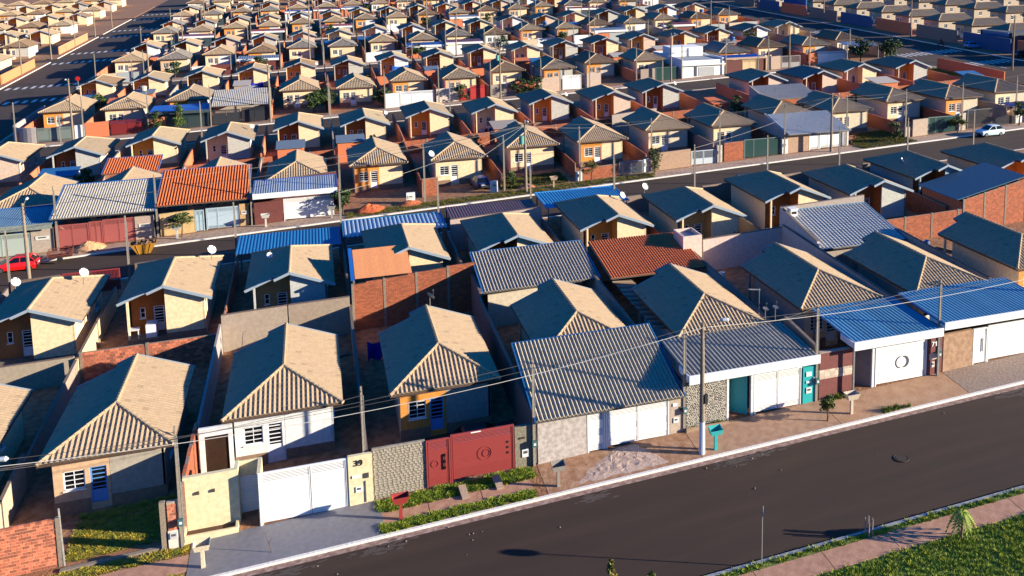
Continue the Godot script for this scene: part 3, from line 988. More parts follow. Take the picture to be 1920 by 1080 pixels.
func terrain() -> void:
	asphalt = ramp_mat(Color(0.178, 0.118, 0.078), Color(0.205, 0.138, 0.094), Color(0.24, 0.166, 0.118), 0.05, 0.012, 0.92, 21)
	asphalt.uv1_scale = Vector3(0.012, 0.1, 0.11)
	var asphalt_up := ramp_mat(Color(0.178, 0.118, 0.078), Color(0.205, 0.138, 0.094), Color(0.24, 0.166, 0.118), 0.05, 0.012, 0.92, 22)
	asphalt_up.uv1_scale = Vector3(0.11, 0.1, 0.012)
	soil = ramp_mat(Color(0.42, 0.27, 0.17), Color(0.55, 0.38, 0.26), Color(0.62, 0.47, 0.34), 0.12, 0.02, 0.97, 8, 0.3)
	conc = ramp_mat(Color(0.52, 0.43, 0.36), Color(0.62, 0.52, 0.45), Color(0.70, 0.60, 0.52), 0.18, 0.02, 0.95, 31, 0.08)
	conc_red = ramp_mat(Color(0.58, 0.42, 0.33), Color(0.66, 0.49, 0.39), Color(0.72, 0.56, 0.46), 0.16, 0.02, 0.95, 33, 0.06)
	kerb_m = mat(Color(0.93, 0.90, 0.86), 0.9, 0.5, 0.2, 0.02)
	lawn_m = ramp_mat(Color(0.30, 0.36, 0.10), Color(0.40, 0.45, 0.14), Color(0.50, 0.44, 0.22), 0.2, 0.03, 0.97, 41, 0.4)
	ground_part("ground", -700, 1000, -150, 1500, -0.2, soil)
	# streets along x
	var far_from := [47.2, 105.6, 164.0, 222.4, 280.8, 339.2]
	ground_part("road", -150, 220, -8.8, 0.0, -0.12, asphalt)
	for d in far_from: ground_part("road", -50.0, 120.0, d, d + 8.8, -0.12, asphalt)
	ground_part("road", -65.5, -50.0, 60, 460, -0.12, asphalt_up)
	ground_part("road", 120.0, 137.0, 47.2, 420, -0.12, asphalt_up)
	for d in [164.0, 222.4, 280.8, 339.2]: ground_part("road", -200.0, -65.5, d + 2.0, d + 9.0, -0.12, asphalt)
	# blocks between the streets
	slab("block_ground", -90, 160, 0.0, 47.2, 0.0, soil)
	for i in 6:
		slab("block_ground", -49.0, 118.0, far_from[i] + 8.8, far_from[i] + 58.4, 0.0, soil)
	slab("block_ground", -250, -66, 60, 166.0, 0.0, lawn_m)
	for i in 4: slab("block_ground", -250, -66, 173.0 + 58.4 * i, 224.4 + 58.4 * i, 0.0, soil)
	slab("block_ground", 137.5, 420, 40, 420, 0.0, soil)
	slab("verge_ground", -90, 160, -60, -8.8, 0.0, lawn_m)
	# kerbs
	kerb(-90, 0.06, 160, 0.06, kerb_m)
	kerb(-90, -8.87, 160, -8.87, mat(Color(0.62, 0.63, 0.64), 0.9, 0.5, 0.25, 0.02))
	kerb(-49, 47.1, 118, 47.1, kerb_m)
	for i in 5:
		kerb(-49, far_from[i] + 8.86, 118, far_from[i] + 8.86, kerb_m)
		if i > 0: kerb(-49, far_from[i] - 0.06, 118, far_from[i] - 0.06, kerb_m)
		kerb(-49.05, far_from[i] + 8.86, -49.05, far_from[i] + 58.3, kerb_m)
		kerb(118.05, far_from[i] + 8.86, 118.05, far_from[i] + 58.3, kerb_m)
	kerb(-65.95, 60, -65.95, 165.9, kerb_m)
	for i in 3: kerb(-65.95, 173.1 + 58.4 * i, -65.95, 224.3 + 58.4 * i, kerb_m)
	kerb(137.4, 40, 137.4, 420, kerb_m)
	# pale dusty gutter along the near kerb
	ground_part("gutter", -90, 160, -0.42, -0.03, -0.112, ramp_mat(Color(0.42, 0.33, 0.29), Color(0.55, 0.44, 0.39), Color(0.72, 0.62, 0.56), 0.15, 0.03, 0.95, 51))
	# footways along the streets further up
	for i in 5:
		ground_part("footway", -48.8, 117.8, far_from[i] + 8.95, far_from[i] + 11.4, 0.006, conc)
	# crossing stripes on the avenues
	var stripe_m := paint(Color(0.82, 0.80, 0.76))
	for d in [160.5, 180.0, 219.0, 238.5, 277.5, 297.0, 336.0, 355.0]:
		for i in 9:
			ground_part("road_marking", -64.6 + i * 1.65, -63.85 + i * 1.65, d, d + 3.0, -0.112, stripe_m)
	for d in [101.0, 117.0, 160.0]:
		for i in 12:
			ground_part("road_marking", 121.0 + i * 1.3, 121.5 + i * 1.3, d, d + 4.0, -0.112, stripe_m)
	for i in 22: ground_part("road_marking", 129.0, 129.2, 60 + i * 9.0, 64 + i * 9.0, -0.112, stripe_m)
	# near side of the first street: a slabbed walk between two strips of grass
	var x := 4.0
	while x < 60.0:
		var st := mb()
		sheet(st, x, x + 3.96, -10.72, -9.38, 0.03)
		for s in [[x, -10.72, x + 3.96, -10.72], [x, -9.38, x + 3.96, -9.38], [x, -10.72, x, -9.38], [x + 3.96, -10.72, x + 3.96, -9.38]]:
			quad(st, P(s[0], -0.1, s[1]), P(s[0], 0.03, s[1]), P(s[2], 0.03, s[3]), P(s[2], -0.1, s[3]))
		var o := build(st, "walk_slab", conc_red)
		o.set_meta("kind", "structure")
		x += 4.0
	grass("grass_verge", "tufted green lawn beyond the slabbed walk by the street", [[8, 48, -15.5, -10.75, 0.0], [8, 48, -9.36, -8.96, 0.0]], 11000, 0.13, Color(0.50, 0.58, 0.17))
	# footway pieces in front of the first row
	slab("driveway", -7.62, 2.4, 0.16, 3.28, 0.025, mat(Color(0.48, 0.47, 0.485), 0.6, 0.3, 0.12, 0.015))
	for s in [[-17.6, -12.0], [-11.97, -7.66]]: slab("walk_slab", s[0], s[1], 0.95, 2.25, 0.02, conc_red)
	for s in [[2.0, 4.95], [5.0, 8.0], [8.05, 10.95]]: slab("walk_slab", s[0], s[1], 0.95, 1.9, 0.02, conc_red)
	slab("walk_slab", 11.7, 21.4, 0.16, 3.1, 0.01, ramp_mat(Color(0.50, 0.35, 0.24), Color(0.60, 0.45, 0.34), Color(0.70, 0.56, 0.46), 0.14, 0.02, 0.96, 61, 0.12))
	slab("walk_slab", 21.44, 31.2, 0.16, 3.1, 0.014, ramp_mat(Color(0.56, 0.42, 0.32), Color(0.63, 0.49, 0.39), Color(0.68, 0.55, 0.45), 0.2, 0.015, 0.95, 63, 0.06))
	slab("walk_slab", 31.24, 41.2, 0.16, 3.1, 0.012, ramp_mat(Color(0.60, 0.45, 0.33), Color(0.66, 0.51, 0.39), Color(0.70, 0.56, 0.44), 0.12, 0.015, 0.95, 65, 0.08))
	slab("walk_slab", 41.24, 51.0, 0.16, 3.1, 0.016, ramp_mat(Color(0.46, 0.40, 0.35), Color(0.56, 0.48, 0.42), Color(0.64, 0.56, 0.5), 0.25, 0.03, 0.97, 67, 0.3))
	grass("grass_strip", "green grass strips beside the slab path outside the red gate", [[2.1, 11.0, 0.2, 0.93, 0.0], [2.1, 11.4, 1.95, 3.05, 0.0]], 3600, 0.14, Color(0.48, 0.57, 0.17))
	grass("front_lawn", "short yellow-green grass in the open front yard", [[-14.0, -8.9, 3.9, 8.0, 0.0], [-17.6, -7.7, 2.3, 3.1, 0.0], [-17.6, -7.7, 0.2, 0.9, 0.0]], 4500, 0.09, Color(0.60, 0.58, 0.20))


# ---------------------------------------------------------------- first row: the houses facing the near street
func text(s: String, size: float, m: Material, parent: Node, at: Vector3, n := "numeral") -> void:
	var t := TextMesh.new()
	var f := SystemFont.new()
	f.font_names = PackedStringArray(["Droid Sans"])
	f.font_weight = 700
	t.font = f
	t.text = s
	t.font_size = 64
	t.pixel_size = size / 46.0
	t.depth = 0.03
	put(t, n, m, parent, at)

func pillar(x0: float, x1: float, d: float, h: float, m: Material, label: String, bits: Array, t := 0.22) -> Node3D:
	var xc := (x0 + x1) / 2
	var o := thing("gate_pillar", label, "pillar", P(xc, 0, d))
	var st := mb()
	bx(st, x0 - xc, x1 - xc, -0.6, h, -t, 0.0)
	build(st, "pillar_body", m, o)
	for b in bits:   # [name, dx, y, w, h, colour]
		st = mb()
		bx(st, b[1] - b[3] / 2, b[1] + b[3] / 2, b[2] - b[4] / 2, b[2] + b[4] / 2, 0.0, 0.05)
		var q := build(st, b[0], paint(b[5]), o)
		if b[0] == "meter_cabinet":
			st = mb()
			bx(st, b[1] - b[3] * 0.3, b[1] + b[3] * 0.3, b[2] - b[4] * 0.05, b[2] + b[4] * 0.3, 0.05, 0.06)
			build(st, "meter_window", paint(Color(0.3, 0.32, 0.34)), q)
	return o

func ring(st: SurfaceTool, c: Vector3, r: float, w: float, a0 := 0.0, a1 := TAU, n := 28, dep := 0.02) -> void:
	for i in n:
		var a := lerpf(a0, a1, float(i) / n); var b := lerpf(a0, a1, float(i + 1) / n)
		bar(st, c + Vector3(cos(a), sin(a), 0) * r, c + Vector3(cos(b), sin(b), 0) * r, dep, w, Vector3(cos(a), sin(a), 0))

func front_row() -> void:
	var grp := ""
	# the eight tiled houses
	var HA := [
		[-1, -22.4, 8.9, CREAM, CREAM, "tiled house beside the brick-walled yard, showing only its sunny roof slope"],
		[0, -12.4, 8.27, PEACH, Color(0.66, 0.62, 0.56), "tiled house with shade-tinted blue door behind the open grass front yard"],
		[1, -2.85, 9.26, WHITE, WHITE, "tiled white house behind the wide white gate numbered 39"],
		[2, 7.0, 8.38, OCHRE, Color(0.64, 0.6, 0.56), "tiled house with orange front wall behind the red gate"],
		[3, 17.0, 9.44, CREAM, CREAM, "tiled house half hidden behind the grey ribbed carport roof"],
		[4, 26.6, 8.62, CREAM, WHITE, "tiled house behind the turquoise gateway and grey metal carport"],
		[5, 36.6, 9.27, CREAM, GREYP, "tiled house behind the blue carport roof numbered 71"],
		[6, 45.7, 8.06, CREAM, GREYP, "tiled house behind the wide blue carport with white gates"],
		[7, 56.0, 9.0, OCHRE, CREAM, "tiled house with orange front corner beyond the last blue carport"]]
	for h in HA:
		var o := house(h[1], h[2], 1.0, true, h[5], grp, h[3], h[4], GREYP)
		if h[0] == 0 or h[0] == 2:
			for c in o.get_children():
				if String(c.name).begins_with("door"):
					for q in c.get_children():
						if String(q.name) != "pane": q.material_override = paint(Color(0.35, 0.55, 0.78))  # pale door tinted blue: the blue of shade is put into its paint
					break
	lot_brick_yard()
	lot_thirty_nine()
	lot_red_gate()
	lot_grey_carport()
	lot_turquoise()
	lot_seventy_one()
	lot_last()

func lot_brick_yard() -> void:
	brick_wall(-17.6, 3.92, -14.15, 3.82, 2.72, 2.72, "raw red brick wall by the pavement at the open front yard", "", 0.27, 0.17, true, 0.0, 0.14, Color(0.88, 0.68, 0.56))
	var cm := mat(Color(0.58, 0.52, 0.45), 0.95, 0.7, 0.25)
	var o := thing("concrete_post", "grey concrete post at the end of the raw brick wall", "post", P(-14.03, 0, 3.82))
	var st := mb(); bx(st, -0.11, 0.11, -0.3, 2.75, -0.1, 0.1); build(st, "post_body", cm, o)
	st = mb(); bar(st, Vector3(0.16, -0.1, 0.1), Vector3(0.1, 3.25, 0.05), 0.05, 0.07); build(st, "hinge_pipe", mat(Color(0.66, 0.65, 0.62), 0.6), o)
	o = thing("concrete_post", "weathered concrete post at the pavement end of the raw brick wall", "post", P(-17.0, 0, 3.72))
	st = mb(); bx(st, -0.14, 0.14, -0.3, 2.2, -0.08, 0.1); build(st, "post_body", cm, o)
	# sill across the open yard
	slab("yard_sill", -14.0, -8.2, 3.2, 3.42, 0.1, cm)
	# brick pillar with the meter cabinet
	brick_wall(-8.72, 3.2, -8.2, 3.2, 2.7, 2.7, "narrow brick pillar above a white meter cabinet", "", 0.26, 0.17, true, 0.0, 0.2, Color(0.7, 0.62, 0.55))
	o = pillar(-8.74, -8.18, 3.08, 1.05, plaster(Color(0.84, 0.8, 0.74)), "white meter cabinet at the foot of the brick pillar", [["meter_cabinet", 0.0, 0.75, 0.36, 0.36, Color(0.7, 0.7, 0.7)]], 0.26)
	o = thing("concrete_post", "grey concrete post standing beside the narrow brick pillar", "post", P(-8.95, 0, 3.25))
	st = mb(); bx(st, -0.14, 0.14, -0.3, 2.72, -0.12, 0.12); build(st, "post_body", cm, o)
	# side and rear walls
	wall(-17.75, 4.2, -17.75, 12.0, 1.9, 2.2, plaster(Color(0.68, 0.62, 0.54)), "weathered plaster side wall left of the open front yard", "", 0.15)
	wall(-17.75, 12.1, -17.75, 25.2, 1.6, 1.9, plaster(Color(0.60, 0.54, 0.48)), "low grey side wall running back beside the brick yard house", "", 0.15)
	wall(-27.4, 26.2, -17.95, 25.7, 2.0, 2.0, plaster(Color(0.66, 0.60, 0.52)), "grey plaster rear wall beside the raw brick rear wall", "", 0.16)
	brick_wall(-17.6, 25.7, -8.1, 25.0, 2.25, 2.25, "red hollow-brick rear wall behind the brick yard house", "", 0.34, 0.2, true, 4.6)
	o = wall(-17.75, 25.4, -17.75, 40.0, 1.9, 1.8, plaster(Color(0.78, 0.70, 0.56)), "cream plaster side wall behind the red hollow-brick rear wall", "", 0.15)

func lot_thirty_nine() -> void:
	var cream := plaster(Color(0.86, 0.80, 0.64))
	# side wall with a broken brick top, rear wall
	wall(-8.0, 4.3, -8.0, 26.4, 2.6, 2.4, plaster(Color(0.62, 0.58, 0.56)), "tall grey side wall left of the white gate numbered 39", "", 0.16, false)
	brick_wall(-8.0, 3.9, -8.0, 10.5, 3.2, 2.9, "raw brick-edged side wall left of the white gate numbered 39", "", 0.22, 0.09, false, 0.0, 0.2)
	wall(1.8, 4.0, 1.8, 26.2, 2.2, 2.3, plaster(Color(0.58, 0.52, 0.48)), "thin grey side wall between the gate 39 house and the stone-walled house", "", 0.16, true)
	wall(-7.9, 26.6, -3.02, 26.4, 3.0, 3.05, plaster(Color(0.66, 0.59, 0.52)), "tall rendered rear wall behind the gate 39 house, half with a dark dish shadow", "", 0.18)
	wall(-2.92, 26.4, 1.75, 26.0, 3.05, 3.1, plaster(Color(0.66, 0.58, 0.50)), "tall rendered rear wall behind the gate 39 house, beside the dark brick wall", "", 0.18)
	# entrance: planter, recessed door, gate
	var o := thing("front_wall", "cream front wall with a planter and a recessed white door", "wall", P(-6.0, 0, 4.0))
	var st := mb()
	bx(st, -2.0, 0.62, -0.6, 3.25, -0.25, 0.0)
	bx(st, 0.62, 0.82, -0.6, 3.25, -1.0, 0.0)
	bx(st, 1.85, 2.05, -0.6, 3.2, -1.0, 0.72)
	bx(st, 0.82, 1.85, 2.3, 3.2, -1.0, -0.9)
	build(st, "wall_body", cream, o)
	st = mb()
	bx(st, -1.95, 0.6, -0.5, 0.32, 0.72, 0.84); bx(st, 0.6, 0.74, -0.5, 0.32, -0.05, 0.84); bx(st, -2.1, -1.95, -0.5, 0.5, -0.05, 0.84)
	build(st, "planter", cream, o)
	st = mb(); bx(st, -1.95, 0.6, 0.0, 0.12, 0.0, 0.72); build(st, "planter_soil", mat(Color(0.36, 0.25, 0.17)), o)
	st = mb()
	for i in 3: bx(st, 0.84, 1.83, 0.02 + i * 0.76, 0.75 + i * 0.76, -0.9, -0.86)
	build(st, "door", paint(WHITE), o)
	st = mb()
	for xx in [-1.35, -0.55]: bx(st, xx, xx + 0.16, 2.2, 2.36, 0.0, 0.1)
	build(st, "wall_lamp", mat(Color(0.3, 0.28, 0.25), 0.5), o)
	o = gate(-4.1, 0.66, 3.3, 3.05, WHITE, [0.58, 0.42], [[0.82, "solid"], [0.18, "louvre"]], "wide white sliding gate with louvred top, left of number 39")
	pillar(0.7, 2.04, 3.2, 3.0, cream, "cream gate pillar numbered 39 with letter slot and meter", [["letter_slot", -0.25, 1.75, 0.44, 0.16, WHITE], ["intercom", 0.32, 1.72, 0.26, 0.3, Color(0.25, 0.25, 0.25)], ["meter_cabinet", -0.12, 0.95, 0.36, 0.34, WHITE], ["conduit", 0.25, 0.75, 0.05, 1.3, Color(0.45, 0.42, 0.38)]])
	var pl: Node3D = get_child(get_child_count() - 1)
	text("39", 0.34, paint(Color(0.14, 0.12, 0.11)), pl, Vector3(-0.1, 2.55, 0.02))
	# a white porch screen and a brown side door beside the house
	o = thing("side_gate", "dark brown side door in a white surround beside the white house", "door", P(-6.75, 0.2, 9.0))
	st = mb(); bx(st, -0.95, -0.65, -0.5, 3.0, -0.12, 0.05); bx(st, 0.68, 0.92, -0.5, 3.0, -0.12, 0.05); bx(st, -0.65, 0.68, 2.45, 3.0, -0.12, 0.05); build(st, "surround", plaster(WHITE), o)
	st = mb(); bx(st, -0.65, 0.68, -0.2, 2.45, -0.06, -0.02); build(st, "leaf", mat(Color(0.22, 0.15, 0.1), 0.5), o)
	# bent post in the paving: a young tree planted in the drive
	o = thing("bare_sapling", "bare thin sapling leaning out of the grey painted driveway", "sapling", P(-3.5, 0, 0.85))
	st = mb()
	tube(st, [Vector3(0.05, 0, 0), Vector3(-0.05, 0.5, -0.05), Vector3(-0.25, 1.2, -0.1)], [0.025, 0.02, 0.01], 5)
	tube(st, [Vector3(-0.05, 0.5, -0.05), Vector3(0.05, 0.8, 0)], [0.015, 0.006], 5)
	build(st, "stem", mat(Color(0.36, 0.28, 0.22)), o)

func lot_red_gate() -> void:
	# split-stone wall: each stone a block of its own
	var o := thing("stone_wall", "grey split-stone wall beside the red gate", "wall", P(3.55, 0, 3.3))
	var st := mb(); bx(st, -1.5, 1.52, -0.5, 3.05, -0.2, -0.03); build(st, "wall_body", mat(Color(0.62, 0.58, 0.51)), o)
	var sm := []
	for i in 4: sm.append(mat(Color(0.63 + 0.012 * i, 0.59 + 0.012 * i, 0.52 + 0.013 * i), 0.95, 0.9, 0.25, 0.03, 0.2, 0.0, 70 + i))
	var meshes := []
	for i in 4:
		var s2 := mb()
		var w := 0.19 + 0.03 * i
		hexa(s2, [Vector3(-w / 2, -0.07, 0.02), Vector3(-w / 2, -0.07, -0.08), Vector3(w / 2, -0.07, -0.08), Vector3(w / 2, -0.07, 0.0)], [Vector3(-w / 2 + 0.01, 0.075, 0.0), Vector3(-w / 2, 0.075, -0.08), Vector3(w / 2, 0.075, -0.08), Vector3(w / 2 - 0.01, 0.075, 0.03)])
		meshes.append(finish(s2))
	for r in 20:
		var x := -1.48 + 0.1 * rng.randf()
		while x < 1.42:
			var k := rng.randi() % 4
			var w := 0.19 + 0.03 * k
			var q := put(meshes[k], "stone", sm[rng.randi() % 4], o, Vector3(minf(x + w / 2, 1.43), 0.0 + r * 0.153, 0.016 * (rng.randf() - 0.5)))
			q.rotation.z = 0.1 * (rng.randf() - 0.5)
			x += w + 0.004
	var red := Color(0.54, 0.21, 0.20)
	var m := paint(red)
	o = gate(5.1, 6.52, 3.25, 2.95, red, [1.0], [[0.18, "ribs"], [0.62, "solid"], [0.2, "louvre"]], "narrow red pedestrian gate with a ring handle", "", 0.1)
	st = mb()
	ring(st, Vector3(-0.22, 1.45, 0.03), 0.2, 0.035)
	build(st, "ring", m, o)
	st = mb(); bar(st, Vector3(0.35, 1.05, 0.08), Vector3(0.35, 1.95, 0.08), 0.05, 0.05)
	for y in [1.1, 1.5, 1.9]: bx(st, 0.28, 0.42, y - 0.08, y + 0.08, 0.02, 0.08)
	build(st, "handle", mat(Color(0.12, 0.09, 0.09), 0.4), o)
	o = gate(6.54, 10.36, 3.25, 2.95, red, [1.0], [[0.26, "ribs"], [0.56, "solid"], [0.18, "louvre"]], "wide red metal gate with raised circle pattern", "", 0.12)
	st = mb()
	ring(st, Vector3(0.1, 1.45, 0.03), 0.42, 0.035)
	ring(st, Vector3(0.2, 1.45, 0.035), 0.22, 0.03)
	for i in 4: bx(st, -0.9 - i * 0.15, -0.35, 1.1 + i * 0.09, 1.12 + i * 0.09, 0.015, 0.03)
	build(st, "ring", m, o)
	st = mb()
	for i in 3: bx(st, 1.42, 1.56, 1.15 + 0.34 * i, 1.29 + 0.34 * i, 0.012, 0.03)
	build(st, "sight_hole", mat(Color(0.07, 0.05, 0.05), 0.6), o)
	st = mb(); bx(st, -0.7, -0.1, 2.86, 2.93, 0.05, 0.06); build(st, "name_plate", paint(WHITE), o)
	pillar(10.4, 11.5, 3.2, 2.65, mat(Color(0.55, 0.52, 0.44), 0.95, 0.6, 0.3), "rough grey pillar beside the wide red gate", [["letter_slot", -0.1, 1.9, 0.34, 0.1, Color(0.22, 0.18, 0.16)], ["meter_cabinet", 0.08, 0.9, 0.42, 0.5, Color(0.82, 0.82, 0.8)]])
	var cm := mat(Color(0.68, 0.58, 0.5), 0.95, 0.8, 0.3)
	for c in [[7.05, 1.95, "pale concrete ramp block leaning at the foot of the red gate, by the narrow gate"], [9.1, 2.1, "pale concrete ramp block at the foot of the wide red gate, by the pillar"]]:
		o = thing("concrete_block", c[2], "block", P(c[0], 0.12, c[1]), 0.1)
		st = mb(); box(st, Vector3.ZERO, Vector3(0.42, 0.2, 1.0), Basis(Vector3.RIGHT, 0.25)); build(st, "block_body", cm, o)
	# yard walls
	wall(11.72, 3.4, 11.6, 22.0, 3.0, 3.0, plaster(Color(0.58, 0.42, 0.36)), "tall bare side wall of the house beside the grey ribbed carport", "", 0.16)
	brick_wall(1.95, 26.3, 12.0, 26.3, 3.95, 4.3, "tall dark brick rear wall with concrete posts behind the red gate house", "", 0.29, 0.115, false, 2.6, 0.16, Color(0.42, 0.27, 0.2), 0.02)
	slab("yard_paving", 2.1, 11.4, 3.5, 8.4, 0.03, mat(Color(0.33, 0.22, 0.17), 0.9))

func lot_grey_carport() -> void:
	wall(11.8, 3.2, 14.9, 3.2, 2.7, 2.6, mat(Color(0.74, 0.70, 0.67), 0.95, 0.25, 0.25, 0.02, 0.12), "patchy grey plaster front wall under the grey ribbed carport", "", 0.18, false, "front_wall")
	var bands := [[0.17, "louvre"], [0.2, "solid"], [0.22, "louvre"], [0.2, "solid"], [0.21, "louvre"]]
	gate(14.95, 16.12, 3.15, 2.62, WHITE, [1.0], bands, "narrow white gate with louvred bands beside the patchy grey wall")
	gate(16.16, 20.42, 3.15, 2.55, WHITE, [0.5, 0.5], bands, "wide white gate with louvred bands under the grey ribbed carport")
	pillar(20.46, 21.36, 3.1, 2.5, plaster(Color(0.70, 0.63, 0.56)), "beige pillar right of the louvred white gates", [["letter_slot", -0.12, 1.95, 0.3, 0.2, WHITE], ["intercom", 0.3, 1.6, 0.18, 0.3, Color(0.3, 0.3, 0.32)], ["meter_cabinet", -0.05, 0.9, 0.34, 0.34, WHITE]])
	var gm := mat(Color(0.72, 0.675, 0.59), 0.9, 0.6, 0.2, 0.03, 0.0, 0.0, 3, true)
	tile_roof(11.65, 21.3, 2.75, 9.3, 3.62, 5.75, gm, "grey ribbed carport roof with blue gutters over the louvred white gates", "", 0.26, 0.42, 0.14, paint(Color(0.10, 0.34, 0.54)))
	wall(21.45, 3.4, 21.45, 26.0, 2.9, 3.0, plaster(Color(0.70, 0.65, 0.60)), "tall plain side wall right of the grey ribbed carport", "", 0.16)
	wall(11.75, 22.0, 11.75, 27.9, 3.3, 3.3, plaster(Color(0.58, 0.44, 0.38)), "bare plaster wall carrying the grey ribbed rear roof", "", 0.2)
	tile_roof(12.0, 21.8, 22.2, 28.2, 4.55, 5.9, mat(Color(0.68, 0.64, 0.58), 0.9, 0.6, 0.2, 0.03, 0.0, 0.0, 4, true), "grey-brown ribbed rear roof with blue rim behind the half hidden house", "", 0.27, 0.42, 0.13, paint(Color(0.22, 0.40, 0.60)))
	wall(12.0, 28.1, 21.7, 28.1, 3.4, 3.4, plaster(GREYP), "rear wall under the grey-brown ribbed roof", "", 0.16)
	wall(12.4, 22.6, 18.0, 22.5, 2.75, 2.75, plaster(Color(0.80, 0.74, 0.64)), "pale beam wall at the open front of the rear shelter", "", 0.25, false)

func lot_turquoise() -> void:
	# a wall faced with pale broken stones
	var o := thing("mosaic_wall", "front wall faced with white crazy paving beside the turquoise door", "wall", P(23.05, 0, 3.2))
	var st := mb(); bx(st, -1.45, 1.42, -0.5, 3.15, -0.2, -0.01); build(st, "wall_body", mat(Color(0.26, 0.22, 0.19)), o)
	var wm := [mat(Color(0.80, 0.77, 0.71), 0.8, 0.8, 0.2), mat(Color(0.70, 0.65, 0.58), 0.8, 0.8, 0.2)]
	var sp := mb()
	for r in 26:
		for c in 20:
			var a := Vector3(-1.38 + c * 0.14 + 0.07 * (r % 2) + 0.03 * rng.randf(), 0.04 + r * 0.118 + 0.03 * rng.randf(), 0.0)
			var ang := rng.randf() * PI
			box(sp, a, Vector3(0.06 + 0.11 * rng.randf(), 0.05 + 0.02 * rng.randf(), 0.02), Basis(Vector3(0, 0, 1), ang))
	var q := build(sp, "stone_chips", wm[0], o); q.set_meta("kind", "stuff")
	st = mb()
	for i in 9: bx(st, 1.42, 1.58, -0.1 + i * 0.36, 0.23 + i * 0.36, -0.2, 0.03)
	for i in 8: bx(st, -1.45 + i * 0.36, -1.12 + i * 0.36, 3.15, 3.28, -0.2, 0.03)
	for i in 9: bx(st, -1.6, -1.45, -0.1 + i * 0.36, 0.23 + i * 0.36, -0.2, 0.03)
	build(st, "white_block_edge", plaster(WHITE), o)
	var low := thing("planter", "low planter with weeds below the crazy paving wall", "planter", P(23.0, 0, 2.95))
	st = mb(); bx(st, -1.5, 1.5, -0.2, 0.22, 0.0, 0.12); build(st, "planter_edge", plaster(Color(0.6, 0.5, 0.4)), low)
	o = thing("recessed_door", "turquoise door standing open in a white block surround", "door", P(25.5, 0, 3.2))
	st = mb()
	for i in 9:
		bx(st, 0.72, 0.9, -0.1 + i * 0.34, 0.22 + i * 0.34, -0.2, 0.05)
		bx(st, -0.42, -0.28, -0.1 + i * 0.34, 0.22 + i * 0.34, -1.3, -1.2)
	build(st, "surround", plaster(WHITE), o)
	st = mb(); box(st, Vector3(0.12, 1.42, -0.55), Vector3(1.15, 2.8, 0.05), Basis(Vector3.UP, -0.75)); build(st, "leaf", paint(TEAL), o)
	o = gate(26.44, 29.98, 3.2, 2.75, WHITE, [0.5, 0.5], [[0.17, "louvre"], [0.21, "solid"], [0.21, "solid"], [0.21, "solid"], [0.2, "louvre"]], "white panelled gate between the turquoise door and the turquoise pillar")
	pillar(30.05, 31.1, 3.1, 2.55, paint(TEAL), "turquoise pillar with house plaque and meter", [["plaque", -0.1, 2.05, 0.4, 0.3, WHITE], ["letter_slot", -0.1, 1.5, 0.4, 0.16, Color(0.7, 0.8, 0.8)], ["intercom", 0.32, 1.62, 0.2, 0.36, Color(0.5, 0.55, 0.56)], ["meter_cabinet", -0.08, 0.9, 0.4, 0.4, Color(0.82, 0.82, 0.8)]])
	metal_roof(21.6, 30.95, 2.6, 7.7, 4.92, 5.2, mat(Color(0.66, 0.63, 0.57), 0.85, 0.3, 0.15, 0.02), "grey metal carport roof with white fascia over the turquoise gateway", "", 0.29, 0.11, 1.17, null, paint(WHITE), 0.6, false)
	wall(31.2, 3.4, 31.2, 7.7, 3.75, 3.9, plaster(Color(0.62, 0.50, 0.42)), "rendered side wall right of the grey metal carport roof", "", 0.18)
	wall(31.2, 7.8, 31.2, 25.9, 2.6, 2.9, plaster(Color(0.70, 0.65, 0.60)), "plain side wall behind the turquoise gateway", "", 0.16)
	# an old wooden lean-to along the side
	var lt := thing("lean_to", "old wooden plank lean-to roof beside the turquoise gateway house", "shed roof", P(23.6, 2.5, 16.8))
	for i in 34:
		st = mb()
		box(st, Vector3(0.05 * rng.randf(), 0.02 * rng.randf(), -5.4 + i * 0.32), Vector3(1.75 + 0.25 * rng.randf(), 0.035, 0.28), Basis(Vector3(0, 0, 1), -0.12))
		build(st, "plank", mat([Color(0.58, 0.48, 0.40), Color(0.45, 0.36, 0.3), Color(0.68, 0.6, 0.52)][i % 3], 0.95, 0.9, 0.3), lt)
	# the orange tiled rear shelter and the water tank box
	tile_roof(22.4, 31.0, 21.0, 27.6, 4.85, 5.95, mat(Color(0.84, 0.45, 0.24), 0.85, 0.7, 0.2, 0.03, 0.0, 0.0, 5, true), "orange tiled shelter roof with plastered tank box at its corner", "", 0.24, 0.4, 0.09)
	wall(22.4, 27.8, 31.0, 27.7, 3.4, 3.4, plaster(Color(0.78, 0.70, 0.62)), "cream rear wall under the orange tiled shelter", "", 0.16)
	o = thing("tank_box", "plastered water tank box beside the orange tiled shelter roof", "tank", P(31.1, 0, 24.3))
	st = mb()
	bx(st, -0.9, 0.9, 1.5, 4.35, 0.0, 0.12); bx(st, -0.9, 0.9, 1.5, 4.35, -2.2, -2.08); bx(st, -0.9, -0.78, 1.5, 4.35, -2.08, 0.0); bx(st, 0.78, 0.9, 1.5, 4.35, -2.08, 0.0)
	build(st, "box_body", plaster(Color(0.84, 0.74, 0.68)), o)
	st = mb(); bx(st, -0.77, 0.77, 3.95, 4.05, -2.07, -0.01); build(st, "cover_sheet", mat(Color(0.5, 0.55, 0.6), 0.4), o)

